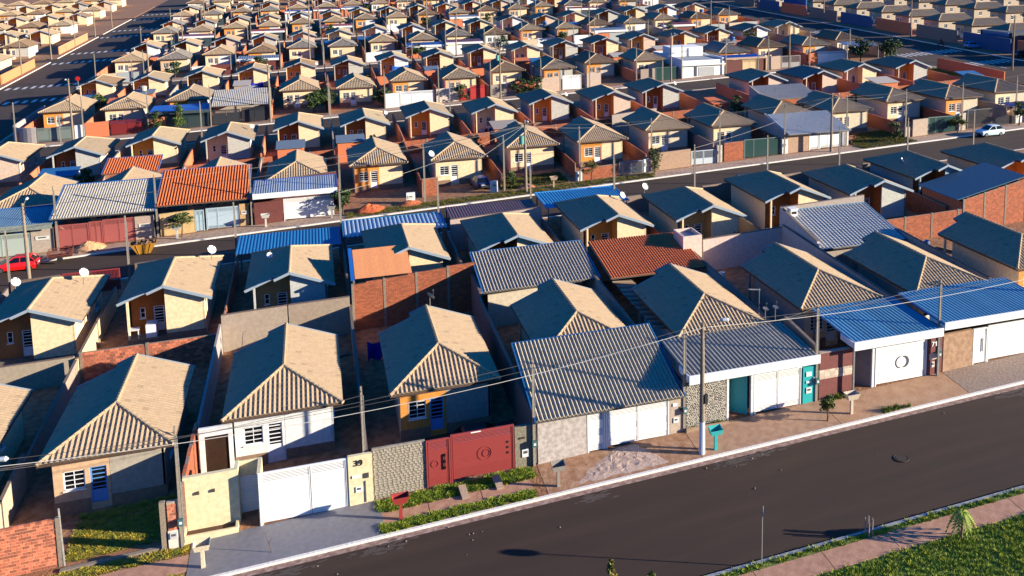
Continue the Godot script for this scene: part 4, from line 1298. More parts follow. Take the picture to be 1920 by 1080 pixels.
func lot_seventy_one() -> void:
	var o := thing("front_wall", "wine-red front wall with a pale stone band", "wall", P(32.72, 0, 3.2))
	var st := mb(); bx(st, -1.36, 1.38, -0.5, 1.35, -0.2, 0.0); bx(st, -1.36, 1.38, 2.0, 3.2, -0.2, 0.0); build(st, "wall_body", plaster(Color(0.46, 0.26, 0.24)), o)
	var tm := [plaster(Color(0.84, 0.76, 0.68)), plaster(Color(0.76, 0.68, 0.60)), plaster(Color(0.70, 0.62, 0.55))]
	for r in 4:
		for c in 7:
			st = mb()
			bx(st, -1.36 + c * 0.391 + 0.004, -1.36 + (c + 1) * 0.391 - 0.004, 1.353 + r * 0.161, 1.353 + (r + 1) * 0.161 - 0.008, -0.2, 0.01 + 0.012 * rng.randf())
			build(st, "stone_tile", tm[rng.randi() % 3], o)
	st = mb(); bx(st, -1.4, 1.0, 3.2, 3.27, -0.24, 0.04); build(st, "coping", plaster(Color(0.6, 0.55, 0.5)), o)
	o = thing("porch_wall", "white corner post and tiled return beside the crescent gate", "wall", P(35.0, 0, 3.2))
	st = mb(); bx(st, 0.5, 0.72, -0.4, 2.85, -0.3, 0.02); bx(st, -0.62, -0.5, -0.4, 2.95, -0.8, -0.6); build(st, "post", plaster(WHITE), o)
	st = mb(); box(st, Vector3(0.1, 1.2, -0.55), Vector3(1.1, 3.0, 0.12), Basis(Vector3.UP, -0.7)); build(st, "tiled_return", plaster(Color(0.52, 0.48, 0.46)), o)
	o = gate(35.74, 39.95, 3.2, 2.72, WHITE, [1.0], [[0.2, "louvre"], [0.55, "solid"], [0.25, "louvre"]], "white gate with a grey crescent ring emblem")
	st = mb()
	ring(st, Vector3(0.0, 1.4, 0.03), 0.42, 0.06, 0.55 * PI, 1.45 * PI, 18)
	ring(st, Vector3(0.12, 1.4, 0.03), 0.40, 0.07, -0.45 * PI, 0.45 * PI, 18)
	ring(st, Vector3(0.2, 1.4, 0.03), 0.42, 0.05, -0.4 * PI, 0.4 * PI, 18)
	build(st, "emblem", paint(Color(0.33, 0.34, 0.36)), o)
	pillar(40.0, 41.2, 3.1, 2.72, plaster(Color(0.46, 0.26, 0.24)), "wine-red gate pillar numbered 71", [["letter_slot", -0.05, 1.35, 0.85, 0.45, Color(0.80, 0.72, 0.66)], ["intercom", 0.38, 1.75, 0.2, 0.34, Color(0.4, 0.4, 0.42)], ["meter_cabinet", -0.22, 0.75, 0.34, 0.4, Color(0.8, 0.78, 0.74)]])
	var pl: Node3D = get_child(get_child_count() - 1)
	text("71", 0.34, paint(Color(0.9, 0.9, 0.9)), pl, Vector3(-0.1, 2.25, 0.02))
	metal_roof(33.65, 40.75, 2.6, 8.2, 5.36, 5.62, mat(Color(0.42, 0.64, 0.74), 0.75, 0.3, 0.12, 0.02), "blue metal carport roof with white fascia over the crescent gate", "", 0.29, 0.11, 1.18, null, paint(WHITE), 0.6, true)
	wall(41.1, 3.4, 41.1, 26.0, 3.2, 3.3, plaster(Color(0.78, 0.72, 0.67)), "long pale side wall with a stepped top right of the crescent gate house", "", 0.2)
	wall(33.0, 26.2, 41.0, 26.0, 3.05, 3.1, plaster(Color(0.82, 0.72, 0.68)), "tall pinkish rear wall behind the crescent gate house", "", 0.2)

func lot_last() -> void:
	wall(41.3, 3.2, 43.8, 3.2, 2.75, 2.7, mat(Color(0.70, 0.56, 0.44), 0.95, 0.2, 0.25, 0.02, 0.1), "patchy tan front wall right of the wine-red pillar", "", 0.2, false, "front_wall")
	var o := gate(43.86, 45.1, 3.15, 2.68, WHITE, [1.0], [[0.8, "solid"], [0.2, "louvre"]], "narrow white door beside the patchy tan wall")
	var st := mb(); bar(st, Vector3(0.2, 0.9, 0.06), Vector3(0.2, 1.9, 0.06), 0.04, 0.04); build(st, "handle", mat(Color(0.2, 0.2, 0.2), 0.4), o)
	gate(45.14, 50.2, 3.15, 2.62, WHITE, [1.0], [[0.2, "solid"], [0.2, "solid"], [0.2, "solid"], [0.2, "solid"], [0.2, "louvre"]], "wide white gate of horizontal panels beside the narrow white door")
	metal_roof(40.95, 50.6, 2.6, 7.8, 5.72, 5.95, mat(Color(0.38, 0.62, 0.74), 0.75, 0.3, 0.12, 0.02), "wide blue metal carport roof with white fascia over the panelled gate", "", 0.29, 0.11, 1.2, paint(Color(0.2, 0.38, 0.58)), paint(WHITE), 0.55, false)
	wall(50.8, 3.4, 50.8, 26.0, 2.8, 2.9, plaster(Color(0.68, 0.63, 0.58)), "side wall beyond the wide blue carport roof", "", 0.18)
	# rear annex with grey tiles
	tile_roof(41.6, 50.6, 20.2, 27.0, 5.35, 6.95, mat(Color(0.74, 0.74, 0.72), 0.9, 0.6, 0.2, 0.03, 0.0, 0.0, 4, true), "grey tiled annex roof with blue rim behind the wide blue carport house", "", 0.36, 0.36, 0.10, paint(Color(0.3, 0.48, 0.62)))
	wall(41.4, 20.2, 41.4, 27.0, 3.6, 4.7, plaster(Color(0.78, 0.73, 0.69)), "sloping gable wall carrying the grey tiled annex roof", "", 0.22)
	wall(41.6, 27.1, 50.6, 27.1, 4.6, 4.6, plaster(GREYP), "rear wall of the grey tiled annex", "", 0.16)
	wall(41.7, 20.9, 50.5, 20.9, 2.6, 2.6, plaster(GREYP), "inner wall under the grey tiled annex roof", "", 0.12, false)
	o = thing("chimney", "small white barbecue chimney at the corner of the grey tiled annex roof", "chimney", Vector3(42.2, 6.75, -26.2))
	st = mb(); bx(st, -0.35, 0.35, -1.0, 0.7, -0.35, 0.35); build(st, "shaft", plaster(WHITE), o)
	st = mb(); bx(st, -0.25, 0.25, 0.25, 0.5, 0.35, 0.37); build(st, "smoke_hole", mat(Color(0.08, 0.08, 0.08)), o)
	st = mb(); bx(st, -0.42, 0.42, 0.7, 0.78, -0.42, 0.42); build(st, "cap", plaster(WHITE), o)
	brick_wall(51.0, 25.2, 60.4, 24.8, 2.5, 2.5, "red hollow-brick rear wall with concrete posts beside the grey tiled annex", "", 0.3, 0.19, false, 3.0)

# ---------------------------------------------------------------- lot fronts from short lists
func brick_m() -> StandardMaterial3D: return ramp_mat2("brick")
func ramp_mat2(k: String) -> StandardMaterial3D:
	if mats.has(k): return mats[k]
	var m := ramp_mat(Color(0.56, 0.28, 0.17), Color(0.76, 0.43, 0.28), Color(0.84, 0.56, 0.42), 0.5, 0.05, 0.95, 91, 0.3)
	mats[k] = m
	return m

# segments: [from, to, height, type, colour, label] measured from the lot's left line x0
func lot_front(x0: float, d: float, segs: Array, grp := "") -> void:
	for s in segs:
		var a: float = x0 + s[0]; var b: float = x0 + s[1]
		match s[3]:
			"p": wall(a, d, b, d, s[2], s[2], plaster(s[4]), s[5], grp, 0.18, false, "front_wall")
			"b":
				if d < 70.0: brick_wall(a, d, b, d, s[2], s[2], s[5], grp, 0.3, 0.19)
				else: wall(a, d, b, d, s[2], s[2], brick_m(), s[5], grp, 0.18, false, "brick_wall")
			"g": gate(a, b, d, s[2], s[4], [0.33, 0.67] if b - a > 3.2 else [1.0], [[0.16, "louvre"], [0.22, "solid"], [0.22, "solid"], [0.22, "solid"], [0.18, "louvre"]], s[5], grp)
			"gs": gate(a, b, d, s[2], s[4], [0.5, 0.5], [[0.8, "solid"], [0.2, "louvre"]], s[5], grp)
			"gg": gate(a, b, d, s[2], s[4], [0.25, 0.75], [[1.0, "glass"]], s[5], grp, 0.06, Color(0.16, 0.26, 0.25))
			"gb": gate(a, b, d, s[2], s[4], [0.5, 0.5], [[0.45, "solid"], [0.55, "bars"]], s[5], grp)
			"fb": gate(a, b, d, s[2], s[4], [0.5, 0.5], [[1.0, "bars"]], s[5], grp)
			"m":
				var o := pillar(a, b, d - 0.1, s[2], plaster(s[4]), s[5], [["meter_cabinet", 0.0, s[2] * 0.6, (b - a) * 0.6, 0.4, Color(0.8, 0.78, 0.74)]])
				if grp: o.set_meta("group", grp)

# ---------------------------------------------------------------- second row: the gabled backs of the houses on the next street
func second_row() -> void:
	var HB := [
		[-21.6, 29.2, OCHRE, CREAM, Color(0.62, 0.42, 0.24), "gabled house back with white dish on its sunny slope, beside the grey rear wall"],
		[-12.4, 30.07, OCHRE, CREAM, Color(0.62, 0.36, 0.15), "gabled house back with washing machine under its brown porch"],
		[-2.8, 28.8, CREAM, Color(0.72, 0.72, 0.7), Color(0.62, 0.52, 0.34), "gabled house back in front of the plain bright blue carport"],
		[7.05, 30.6, CREAM, CREAM, CREAM, "gabled house back behind the flat orange sheet roof"],
		[16.5, 29.6, CREAM, CREAM, BROWN, "gabled house back cut off by the grey-brown ribbed rear roof"],
		[26.5, 31.1, CREAM, CREAM, OCHRE, "gabled house back with red washing, behind the orange tiled shelter"],
		[35.7, 29.8, CREAM, CREAM, Color(0.74, 0.58, 0.36), "gabled house back with a ladder against its cream wall"],
		[46.0, 31.3, CREAM, CREAM, Color(0.64, 0.38, 0.16), "gabled house back with orange porch beside the annex chimney"],
		[54.8, 29.7, CREAM, Color(0.72, 0.72, 0.68), BROWN, "gabled house back beside the brick wall with concrete posts"],
		[64.0, 31.5, CREAM, Color(0.52, 0.62, 0.66), BROWN, "gabled house with two dishes on its shaded slope next to the raw brick building"],
		[74.0, 30.5, OCHRE, CREAM, OCHRE, "gabled house behind the raw brick building with the blue roof"]]
	for h in HB:
		house(h[0], h[1] + 10.0, -1.0, true, h[5], "", h[2], h[3], h[4])
	# side walls between the plots
	var sw := [[-27.2, "p", 1.7], [-8.0, "b", 1.8], [1.8, "p", 2.2], [11.7, "p", 2.3], [21.5, "p", 2.0], [31.2, "b", 1.9], [40.9, "p", 1.5], [50.6, "b", 1.9], [60.3, "b", 2.2], [70.0, "b", 2.0]]
	for s in sw:
		if s[1] == "b": brick_wall(s[0], 27.0, s[0], 44.0, s[2], s[2], "raw brick side wall between two gabled house backs", "brick side walls between gabled backs", 0.3, 0.19)
		else: wall(s[0], 28.4, s[0], 44.0, s[2], s[2], plaster(Color(0.5, 0.46, 0.44)), "plain plaster side wall between two gabled house backs", "plaster side walls between gabled backs", 0.15)
	# street-side carports of this row, seen over the roofs
	metal_roof(-7.8, 1.6, 39.6, 44.8, 4.35, 4.55, mat(Color(0.10, 0.42, 0.62), 0.6, 0.3, 0.12, 0.02), "plain bright blue metal carport facing the second street", "", 0.3, 0.03, 1.2)
	metal_roof(1.9, 11.6, 40.4, 45.2, 4.65, 4.85, mat(Color(0.58, 0.66, 0.74), 0.45, 0.3, 0.12), "pale ribbed carport roof with blue rim facing the second street", "", 0.4, 0.09, 1.2, paint(Color(0.12, 0.44, 0.62)))
	metal_roof(12.2, 21.4, 41.4, 45.6, 5.1, 5.25, mat(Color(0.36, 0.27, 0.29), 0.6, 0.3, 0.15), "purple-brown carport roof facing the second street", "", 0.3, 0.03, 1.2)
	wall(12.1, 41.2, 21.5, 41.2, 3.25, 3.25, plaster(Color(0.74, 0.66, 0.62)), "pinkish parapet wall of the purple-brown carport", "", 0.18)
	metal_roof(22.0, 30.8, 40.6, 46.0, 5.5, 5.7, mat(Color(0.18, 0.52, 0.70), 0.6, 0.3, 0.12, 0.02), "light blue carport roof with blue rim facing the second street", "", 0.32, 0.05, 1.2, paint(Color(0.2, 0.5, 0.74)))
	# front walls along the second street
	wall(-27.0, 44.4, -23.0, 44.4, 2.1, 2.1, mat(Color(0.52, 0.42, 0.36), 0.97, 0.6, 0.35, 0.03, 0.4), "rough grey front wall across the street from the red car", "", 0.18, true, "front_wall")
	gate(-22.9, -18.2, 44.4, 2.1, Color(0.56, 0.20, 0.18), [0.35, 0.65], [[0.5, "solid"], [0.5, "bars"]], "dark red barred gate across the street from the trailer")
	wall(-16.9, 44.4, -13.0, 44.4, 2.2, 2.2, mat(Color(0.56, 0.46, 0.38), 0.97, 0.6, 0.35, 0.03, 0.4), "rough front wall across the street from the yellow skip", "", 0.18, true, "front_wall")
	gate(-12.8, -8.3, 44.4, 2.1, Color(0.45, 0.46, 0.48), [0.5, 0.5], [[1.0, "bars"]], "grey barred gate across the street from the orange tiled garage")
	for w in [[31.4, 36.0], [41.0, 45.0], [51.0, 56.5], [62.0, 66.0]]:
		wall(w[0], 44.4, w[1], 44.4, 2.0, 2.0, mat(Color(0.60, 0.52, 0.46), 0.97, 0.6, 0.3), "plain grey front wall on the near side of the second street", "plain walls on the near side of the second street", 0.18, false, "front_wall")
	tile_roof(45.5, 50.4, 40.6, 45.0, 5.6, 6.0, mat(Color(0.52, 0.53, 0.53), 0.9, 0.6, 0.2, 0.03, 0.0, 0.0, 4, true), "small grey tiled porch roof on the near side of the second street", "", 0.25, 0.4, 0.06)
	# the flat orange sheet roof behind the tall dark brick wall
	var om := mat(Color(0.95, 0.62, 0.38), 0.8, 0.3, 0.1)
	metal_roof(2.3, 6.9, 27.2, 32.0, 5.15, 6.1, om, "flat orange sheet roof with a blue edge behind the tall dark brick wall", "", 1.2, 0.004, 4.6, null, null, 0.5, false)
	var o: Node3D = get_child(get_child_count() - 1)
	var st := mb(); bar(st, Vector3(2.1, 5.15, -27.1), Vector3(2.1, 6.15, -32.1), 0.3, 0.2); build(st, "blue_edge", paint(BLUE), o)
	wall(2.2, 27.2, 2.2, 32.2, 3.9, 3.9, plaster(Color(0.45, 0.42, 0.42)), "side wall under the flat orange sheet roof", "", 0.14, false)
	# raw brick building with a blue roof
	o = thing("brick_building", "raw brick building with a blue sheet roof and a barred opening", "building", P(64.8, 0, 25.2))
	brick_wall(60.8, 25.1, 68.6, 25.1, 3.3, 4.5, "raw hollow-brick wall of the blue-roofed building, sunlit", "", 0.3, 0.19, false, 2.6)
	brick_wall(68.7, 25.1, 74.0, 25.1, 4.5, 3.6, "raw hollow-brick wall falling away beyond the blue-roofed building", "", 0.3, 0.19, false, 2.6)
	st = mb(); bx(st, -4.1, -3.95, -0.5, 2.9, -6.0, -0.1); build(st, "side_wall", brick_m(), o)
	st = mb(); bx(st, 3.7, 3.85, -0.5, 4.2, -6.0, -0.1); build(st, "side_wall", brick_m(), o)
	st = mb(); bx(st, -4.1, 3.85, -0.5, 2.9, -6.15, -6.0); build(st, "rear_wall", brick_m(), o)
	st = mb(); hexa(st, [Vector3(-4.5, 3.02, -0.15), Vector3(-4.5, 3.02, -6.4), Vector3(4.0, 4.75, -6.4), Vector3(4.0, 4.75, -0.15)], [Vector3(-4.5, 3.1, -0.15), Vector3(-4.5, 3.1, -6.4), Vector3(4.0, 4.83, -6.4), Vector3(4.0, 4.83, -0.15)]); build(st, "roof_sheet", mat(Color(0.16, 0.38, 0.48), 0.75), o)

# ---------------------------------------------------------------- third row: houses facing the second street from its far side
func xl(k: int) -> float: return -12.3 + 9.55 * k - 4.78

func row_c() -> void:
	var cols := [CREAM, CREAM, CREAM, CREAM, OCHRE, CREAM, CREAM, OCHRE, CREAM, CREAM, CREAM, CREAM, CREAM, OCHRE, CREAM]
	var labels := ["tiled house behind the blue-grey carport on the second street", "tiled house behind the grey ribbed garage with pink gates", "tiled house behind the orange tiled garage", "tiled house behind the wine-red and white garage",
		"tiled house with bright orange front and open soil yard", "tiled house with yellow front and a dark blue car in its yard", "tiled house with cream front behind the double utility pole", "tiled house with orange front behind the low brick wall and barred gate",
		"tiled house behind the long grey wall and white barred gate", "tiled house behind the brick panel and green glass gate", "tiled house hidden behind the grey tiled garage with white gates", "tiled house with open lawn beside the grey tiled garage",
		"tiled house behind the green glass gate between pale pillars", "tiled house behind the dark netting fence", "tiled house behind the small blue roof by the avenue"]
	var xs := [-31.67, -21.83, -12.0, -2.89, 6.71, 16.35, 26.23, 35.31, 45.51, 54.33, 64.54, 73.14, 84.0, 92.6, 102.0]
	var ds := [68.66, 67.0, 67.2, 66.6, 69.1, 67.3, 69.1, 67.7, 69.6, 67.6, 69.4, 67.7, 70.0, 67.6, 68.0]
	for i in 15:
		house(xs[i] + 0.2, ds[i] - 3.0, 1.0, false, labels[i], "", cols[i], CREAM if i < 8 else Color(0.80, 0.74, 0.64), BROWN)
	var D := 59.0
	# plot 1: blue-grey carport
	var x0 := -36.4
	metal_roof(x0, -27.0, 58.4, 64.0, 3.85, 4.4, mat(Color(0.42, 0.54, 0.62), 0.45, 0.3, 0.12, 0.02, 0.0, 0.2), "blue-grey ribbed carport with a pale fascia by the red car", "", 0.24, 0.05, 1.2, paint(Color(0.16, 0.38, 0.62)), mat(Color(0.52, 0.55, 0.52), 0.9), 0.6, false)
	lot_front(x0, D, [[2.0, 7.3, 2.4, "gs", Color(0.62, 0.66, 0.62), "pale green-grey panelled garage door by the red car"], [7.35, 9.4, 2.6, "m", Color(0.66, 0.60, 0.54), "grey wall panel with meter beside the pale green-grey garage door"]])
	# plot 2: grey ribbed roof and pink gates
	var gm := mat(Color(0.72, 0.69, 0.63), 0.9, 0.6, 0.2, 0.03, 0.0, 0.0, 4, true)
	tile_roof(-27.0, -17.2, 58.2, 65.0, 4.35, 6.3, gm, "grey ribbed garage roof with blue rim over the pink gates", "", 0.26, 0.42, 0.07, paint(Color(0.18, 0.36, 0.6)))
	var pink := Color(0.60, 0.32, 0.30)
	lot_front(-26.9, D, [[0.1, 3.2, 2.6, "gs", pink, "pink metal gate with a round boss, beside the sand heap"], [3.25, 4.5, 2.6, "gs", pink, "narrow pink metal gate between two wide pink gates"], [4.55, 7.6, 2.6, "gs", pink, "pink metal gate with a round boss, beside the grey panel"], [7.65, 9.5, 2.5, "m", Color(0.68, 0.60, 0.54), "grey panel with a meter right of the pink gates"]])
	# plot 3: orange tiles
	tile_roof(-17.0, -7.7, 58.2, 65.2, 4.75, 7.0, mat(Color(0.80, 0.42, 0.21), 0.85, 0.7, 0.2, 0.03, 0.0, 0.0, 5, true), "bright orange tiled garage roof with purple-blue rim", "", 0.3, 0.42, 0.12, paint(Color(0.36, 0.38, 0.56)))
	lot_front(-16.9, D, [[0.1, 3.5, 2.5, "p", Color(0.78, 0.66, 0.46), "yellow brick-faced wall under the orange tiled garage roof"], [3.55, 4.5, 2.4, "gs", Color(0.62, 0.70, 0.74), "narrow pale blue gate beside the yellow wall"], [4.7, 8.1, 2.4, "g", Color(0.64, 0.71, 0.75), "wide pale blue gate under the orange tiled roof"], [8.15, 9.1, 2.5, "m", Color(0.74, 0.60, 0.42), "yellow pillar with meter under the orange tiled roof"]])
	# plot 4: wine and white
	metal_roof(-7.2, 1.7, 58.0, 62.6, 5.15, 5.6, mat(Color(0.62, 0.66, 0.70), 0.45, 0.3, 0.12, 0.02, 0.0, 0.2), "pale ribbed carport with a white fascia beside the orange tiled garage", "", 0.25, 0.05, 1.2, paint(Color(0.26, 0.36, 0.6)), paint(WHITE), 0.6, false)
	lot_front(-7.3, 58.6, [[0.1, 3.1, 2.5, "p", Color(0.42, 0.22, 0.20), "wine-red wall panel left of the white garage gate"], [3.2, 8.6, 2.5, "gs", WHITE, "white garage gate dappled by tree shadow"]])
	wall(-7.2, 62.8, 1.8, 62.8, 3.7, 3.9, plaster(Color(0.40, 0.21, 0.19)), "wine-red back wall rising over the pale ribbed carport", "", 0.2)
	# open plots
	lot_front(1.9, D, [[7.6, 8.6, 1.3, "m", WHITE, "white meter block beside the pole at the open soil yard"]])
	lot_front(11.3, D, [[8.2, 9.1, 1.4, "m", WHITE, "white meter block beside the dark blue car"]])
	lot_front(11.6, 61.0, [[0.0, 1.9, 2.2, "b", BRICK, "short orange brick panel beside the yellow-fronted house"]])
	lot_front(30.3, D, [[0.0, 0.8, 1.2, "m", WHITE, "white meter block at the low brick wall"], [0.9, 5.6, 1.6, "b", BRICK, "low orange brick wall behind the small round tree"], [5.7, 8.9, 1.7, "fb", Color(0.50, 0.54, 0.58), "grey barred gate beside the low orange brick wall"], [9.0, 9.7, 1.7, "m", WHITE, "white meter block right of the grey barred gate"]])
	lot_front(40.4, D, [[0.1, 5.4, 2.3, "p", Color(0.68, 0.56, 0.46), "long plain grey-tan wall behind the conifer"], [5.5, 9.0, 1.9, "gb", Color(0.70, 0.74, 0.76), "white gate with bars on top beside the long plain wall"], [9.1, 9.9, 2.3, "m", Color(0.74, 0.7, 0.64), "pale meter block left of the brick panel"]])
	lot_front(50.4, D, [[0.2, 3.0, 2.5, "b", BRICK, "patchy brick panel left of the green glass gate"], [3.1, 8.6, 2.5, "gg", Color(0.36, 0.42, 0.42), "wide green glass gate beside the patchy brick panel"], [8.7, 9.6, 2.0, "m", WHITE, "white meter block beside the grey tiled garage"]])
	# plot with grey tiled garage
	tile_roof(59.7, 69.4, 58.2, 64.6, 7.05, 8.7, mat(Color(0.80, 0.80, 0.78), 0.9, 0.6, 0.2, 0.03, 0.0, 0.0, 4, true), "grey tiled garage roof over white gates on the second street", "", 0.4, 0.36, 0.11)
	lot_front(59.8, D, [[0.0, 3.4, 2.6, "p", Color(0.68, 0.56, 0.46), "grey-tan wall panel under the grey tiled garage roof"], [3.5, 5.0, 2.5, "g", WHITE, "narrow white gate under the grey tiled garage roof"], [5.1, 9.0, 2.5, "g", WHITE, "wide white gate under the grey tiled garage roof"], [9.05, 9.6, 2.6, "p", WHITE, "white end pier of the grey tiled garage"]])
	wall(59.7, 59.1, 59.7, 65.0, 2.9, 4.3, plaster(Color(0.70, 0.64, 0.60)), "plain gable side of the grey tiled garage", "", 0.2, false)
	lot_front(79.0, D, [[-0.4, 0.4, 1.5, "m", Color(0.76, 0.68, 0.6), "pale meter block beside the tall dark brick side wall"], [0.9, 3.4, 2.4, "p", Color(0.72, 0.64, 0.56), "pale pier left of the green glass gate"], [3.5, 8.4, 2.4, "gg", Color(0.36, 0.42, 0.42), "green glass gate between two pale piers"], [8.5, 9.9, 2.5, "p", Color(0.74, 0.68, 0.62), "pale pier right of the green glass gate"]])
	lot_front(89.2, D, [[0.0, 8.6, 2.7, "fb", Color(0.34, 0.34, 0.33), "tall dark netting fence behind the white car"], [8.7, 9.8, 1.5, "m", WHITE, "white meter block beside the dark netting fence"]])
	metal_roof(99.2, 107.0, 58.6, 64.0, 7.85, 8.1, mat(Color(0.14, 0.38, 0.66), 0.4), "small blue carport roof by the avenue corner", "", 0.25, 0.04, 1.2, null, paint(WHITE), 0.5, true)
	lot_front(99.0, D, [[0.0, 3.0, 2.0, "p", Color(0.76, 0.7, 0.62), "pale wall under the small blue carport roof"], [3.1, 7.6, 2.2, "gs", WHITE, "white gate under the small blue carport roof"]])
	# side walls
	var bk := [4, 5, 6, 7, 8, 10, 11, 12, 13]
	for k in range(-1, 13):
		var b: bool = (k + 2) in bk
		var x := xl(k)
		if b: brick_wall(x, 60.5, x, 82.5, 1.9, 1.9, "raw brick wall left of the %s house from the left avenue in the third row" % nth(k + 4), "brick side walls of the third row", 0.3, 0.19)
		else: wall(x, 60.5, x, 82.5, 2.2, 2.0, plaster(Color(0.60, 0.52, 0.48)), "plaster wall left of the %s house from the left avenue in the third row" % nth(k + 4), "plaster side walls of the third row", 0.16)
		if k != 8: brick_wall(x + 0.1, 82.6, x + 9.4, 82.6, 1.9, 1.9, "raw brick wall behind the %s house from the left avenue in the third row" % nth(k + 4), "brick rear walls between third and fourth rows", 0.3, 0.19, false, 3.1)
	# annexes behind this row
	tile_roof(-25.6, -19.4, 76.4, 80.8, 4.75, 5.75, mat(Color(0.80, 0.42, 0.22), 0.85, 0.7, 0.2, 0.03, 0.0, 0.0, 5, true), "small orange ribbed roof behind the pink gates house", "", 0.3, 0.42, 0.1, paint(Color(0.36, 0.38, 0.56)))
	wall(42.0, 80.0, 49.0, 79.6, 3.0, 3.4, plaster(Color(0.74, 0.68, 0.62)), "large pale plaster wall standing behind the long grey-tan wall house", "", 0.2)
	tile_roof(67.2, 76.5, 78.5, 84.0, 8.2, 9.6, mat(Color(0.76, 0.73, 0.69), 0.9, 0.6, 0.2, 0.03, 0.0, 0.0, 4, true), "grey-brown tiled annex roof with a small chimney in the third row", "", 0.4, 0.36, 0.11)
	wall(67.0, 78.4, 67.0, 84.2, 3.2, 4.4, plaster(Color(0.70, 0.65, 0.60)), "gable side of the grey-brown tiled annex", "", 0.2, false)

func nth(i: int) -> String:
	return ["zeroth", "first", "second", "third", "fourth", "fifth", "sixth", "seventh", "eighth", "ninth", "tenth", "eleventh", "twelfth", "thirteenth", "fourteenth", "fifteenth", "sixteenth", "seventeenth", "eighteenth", "nineteenth"][i]

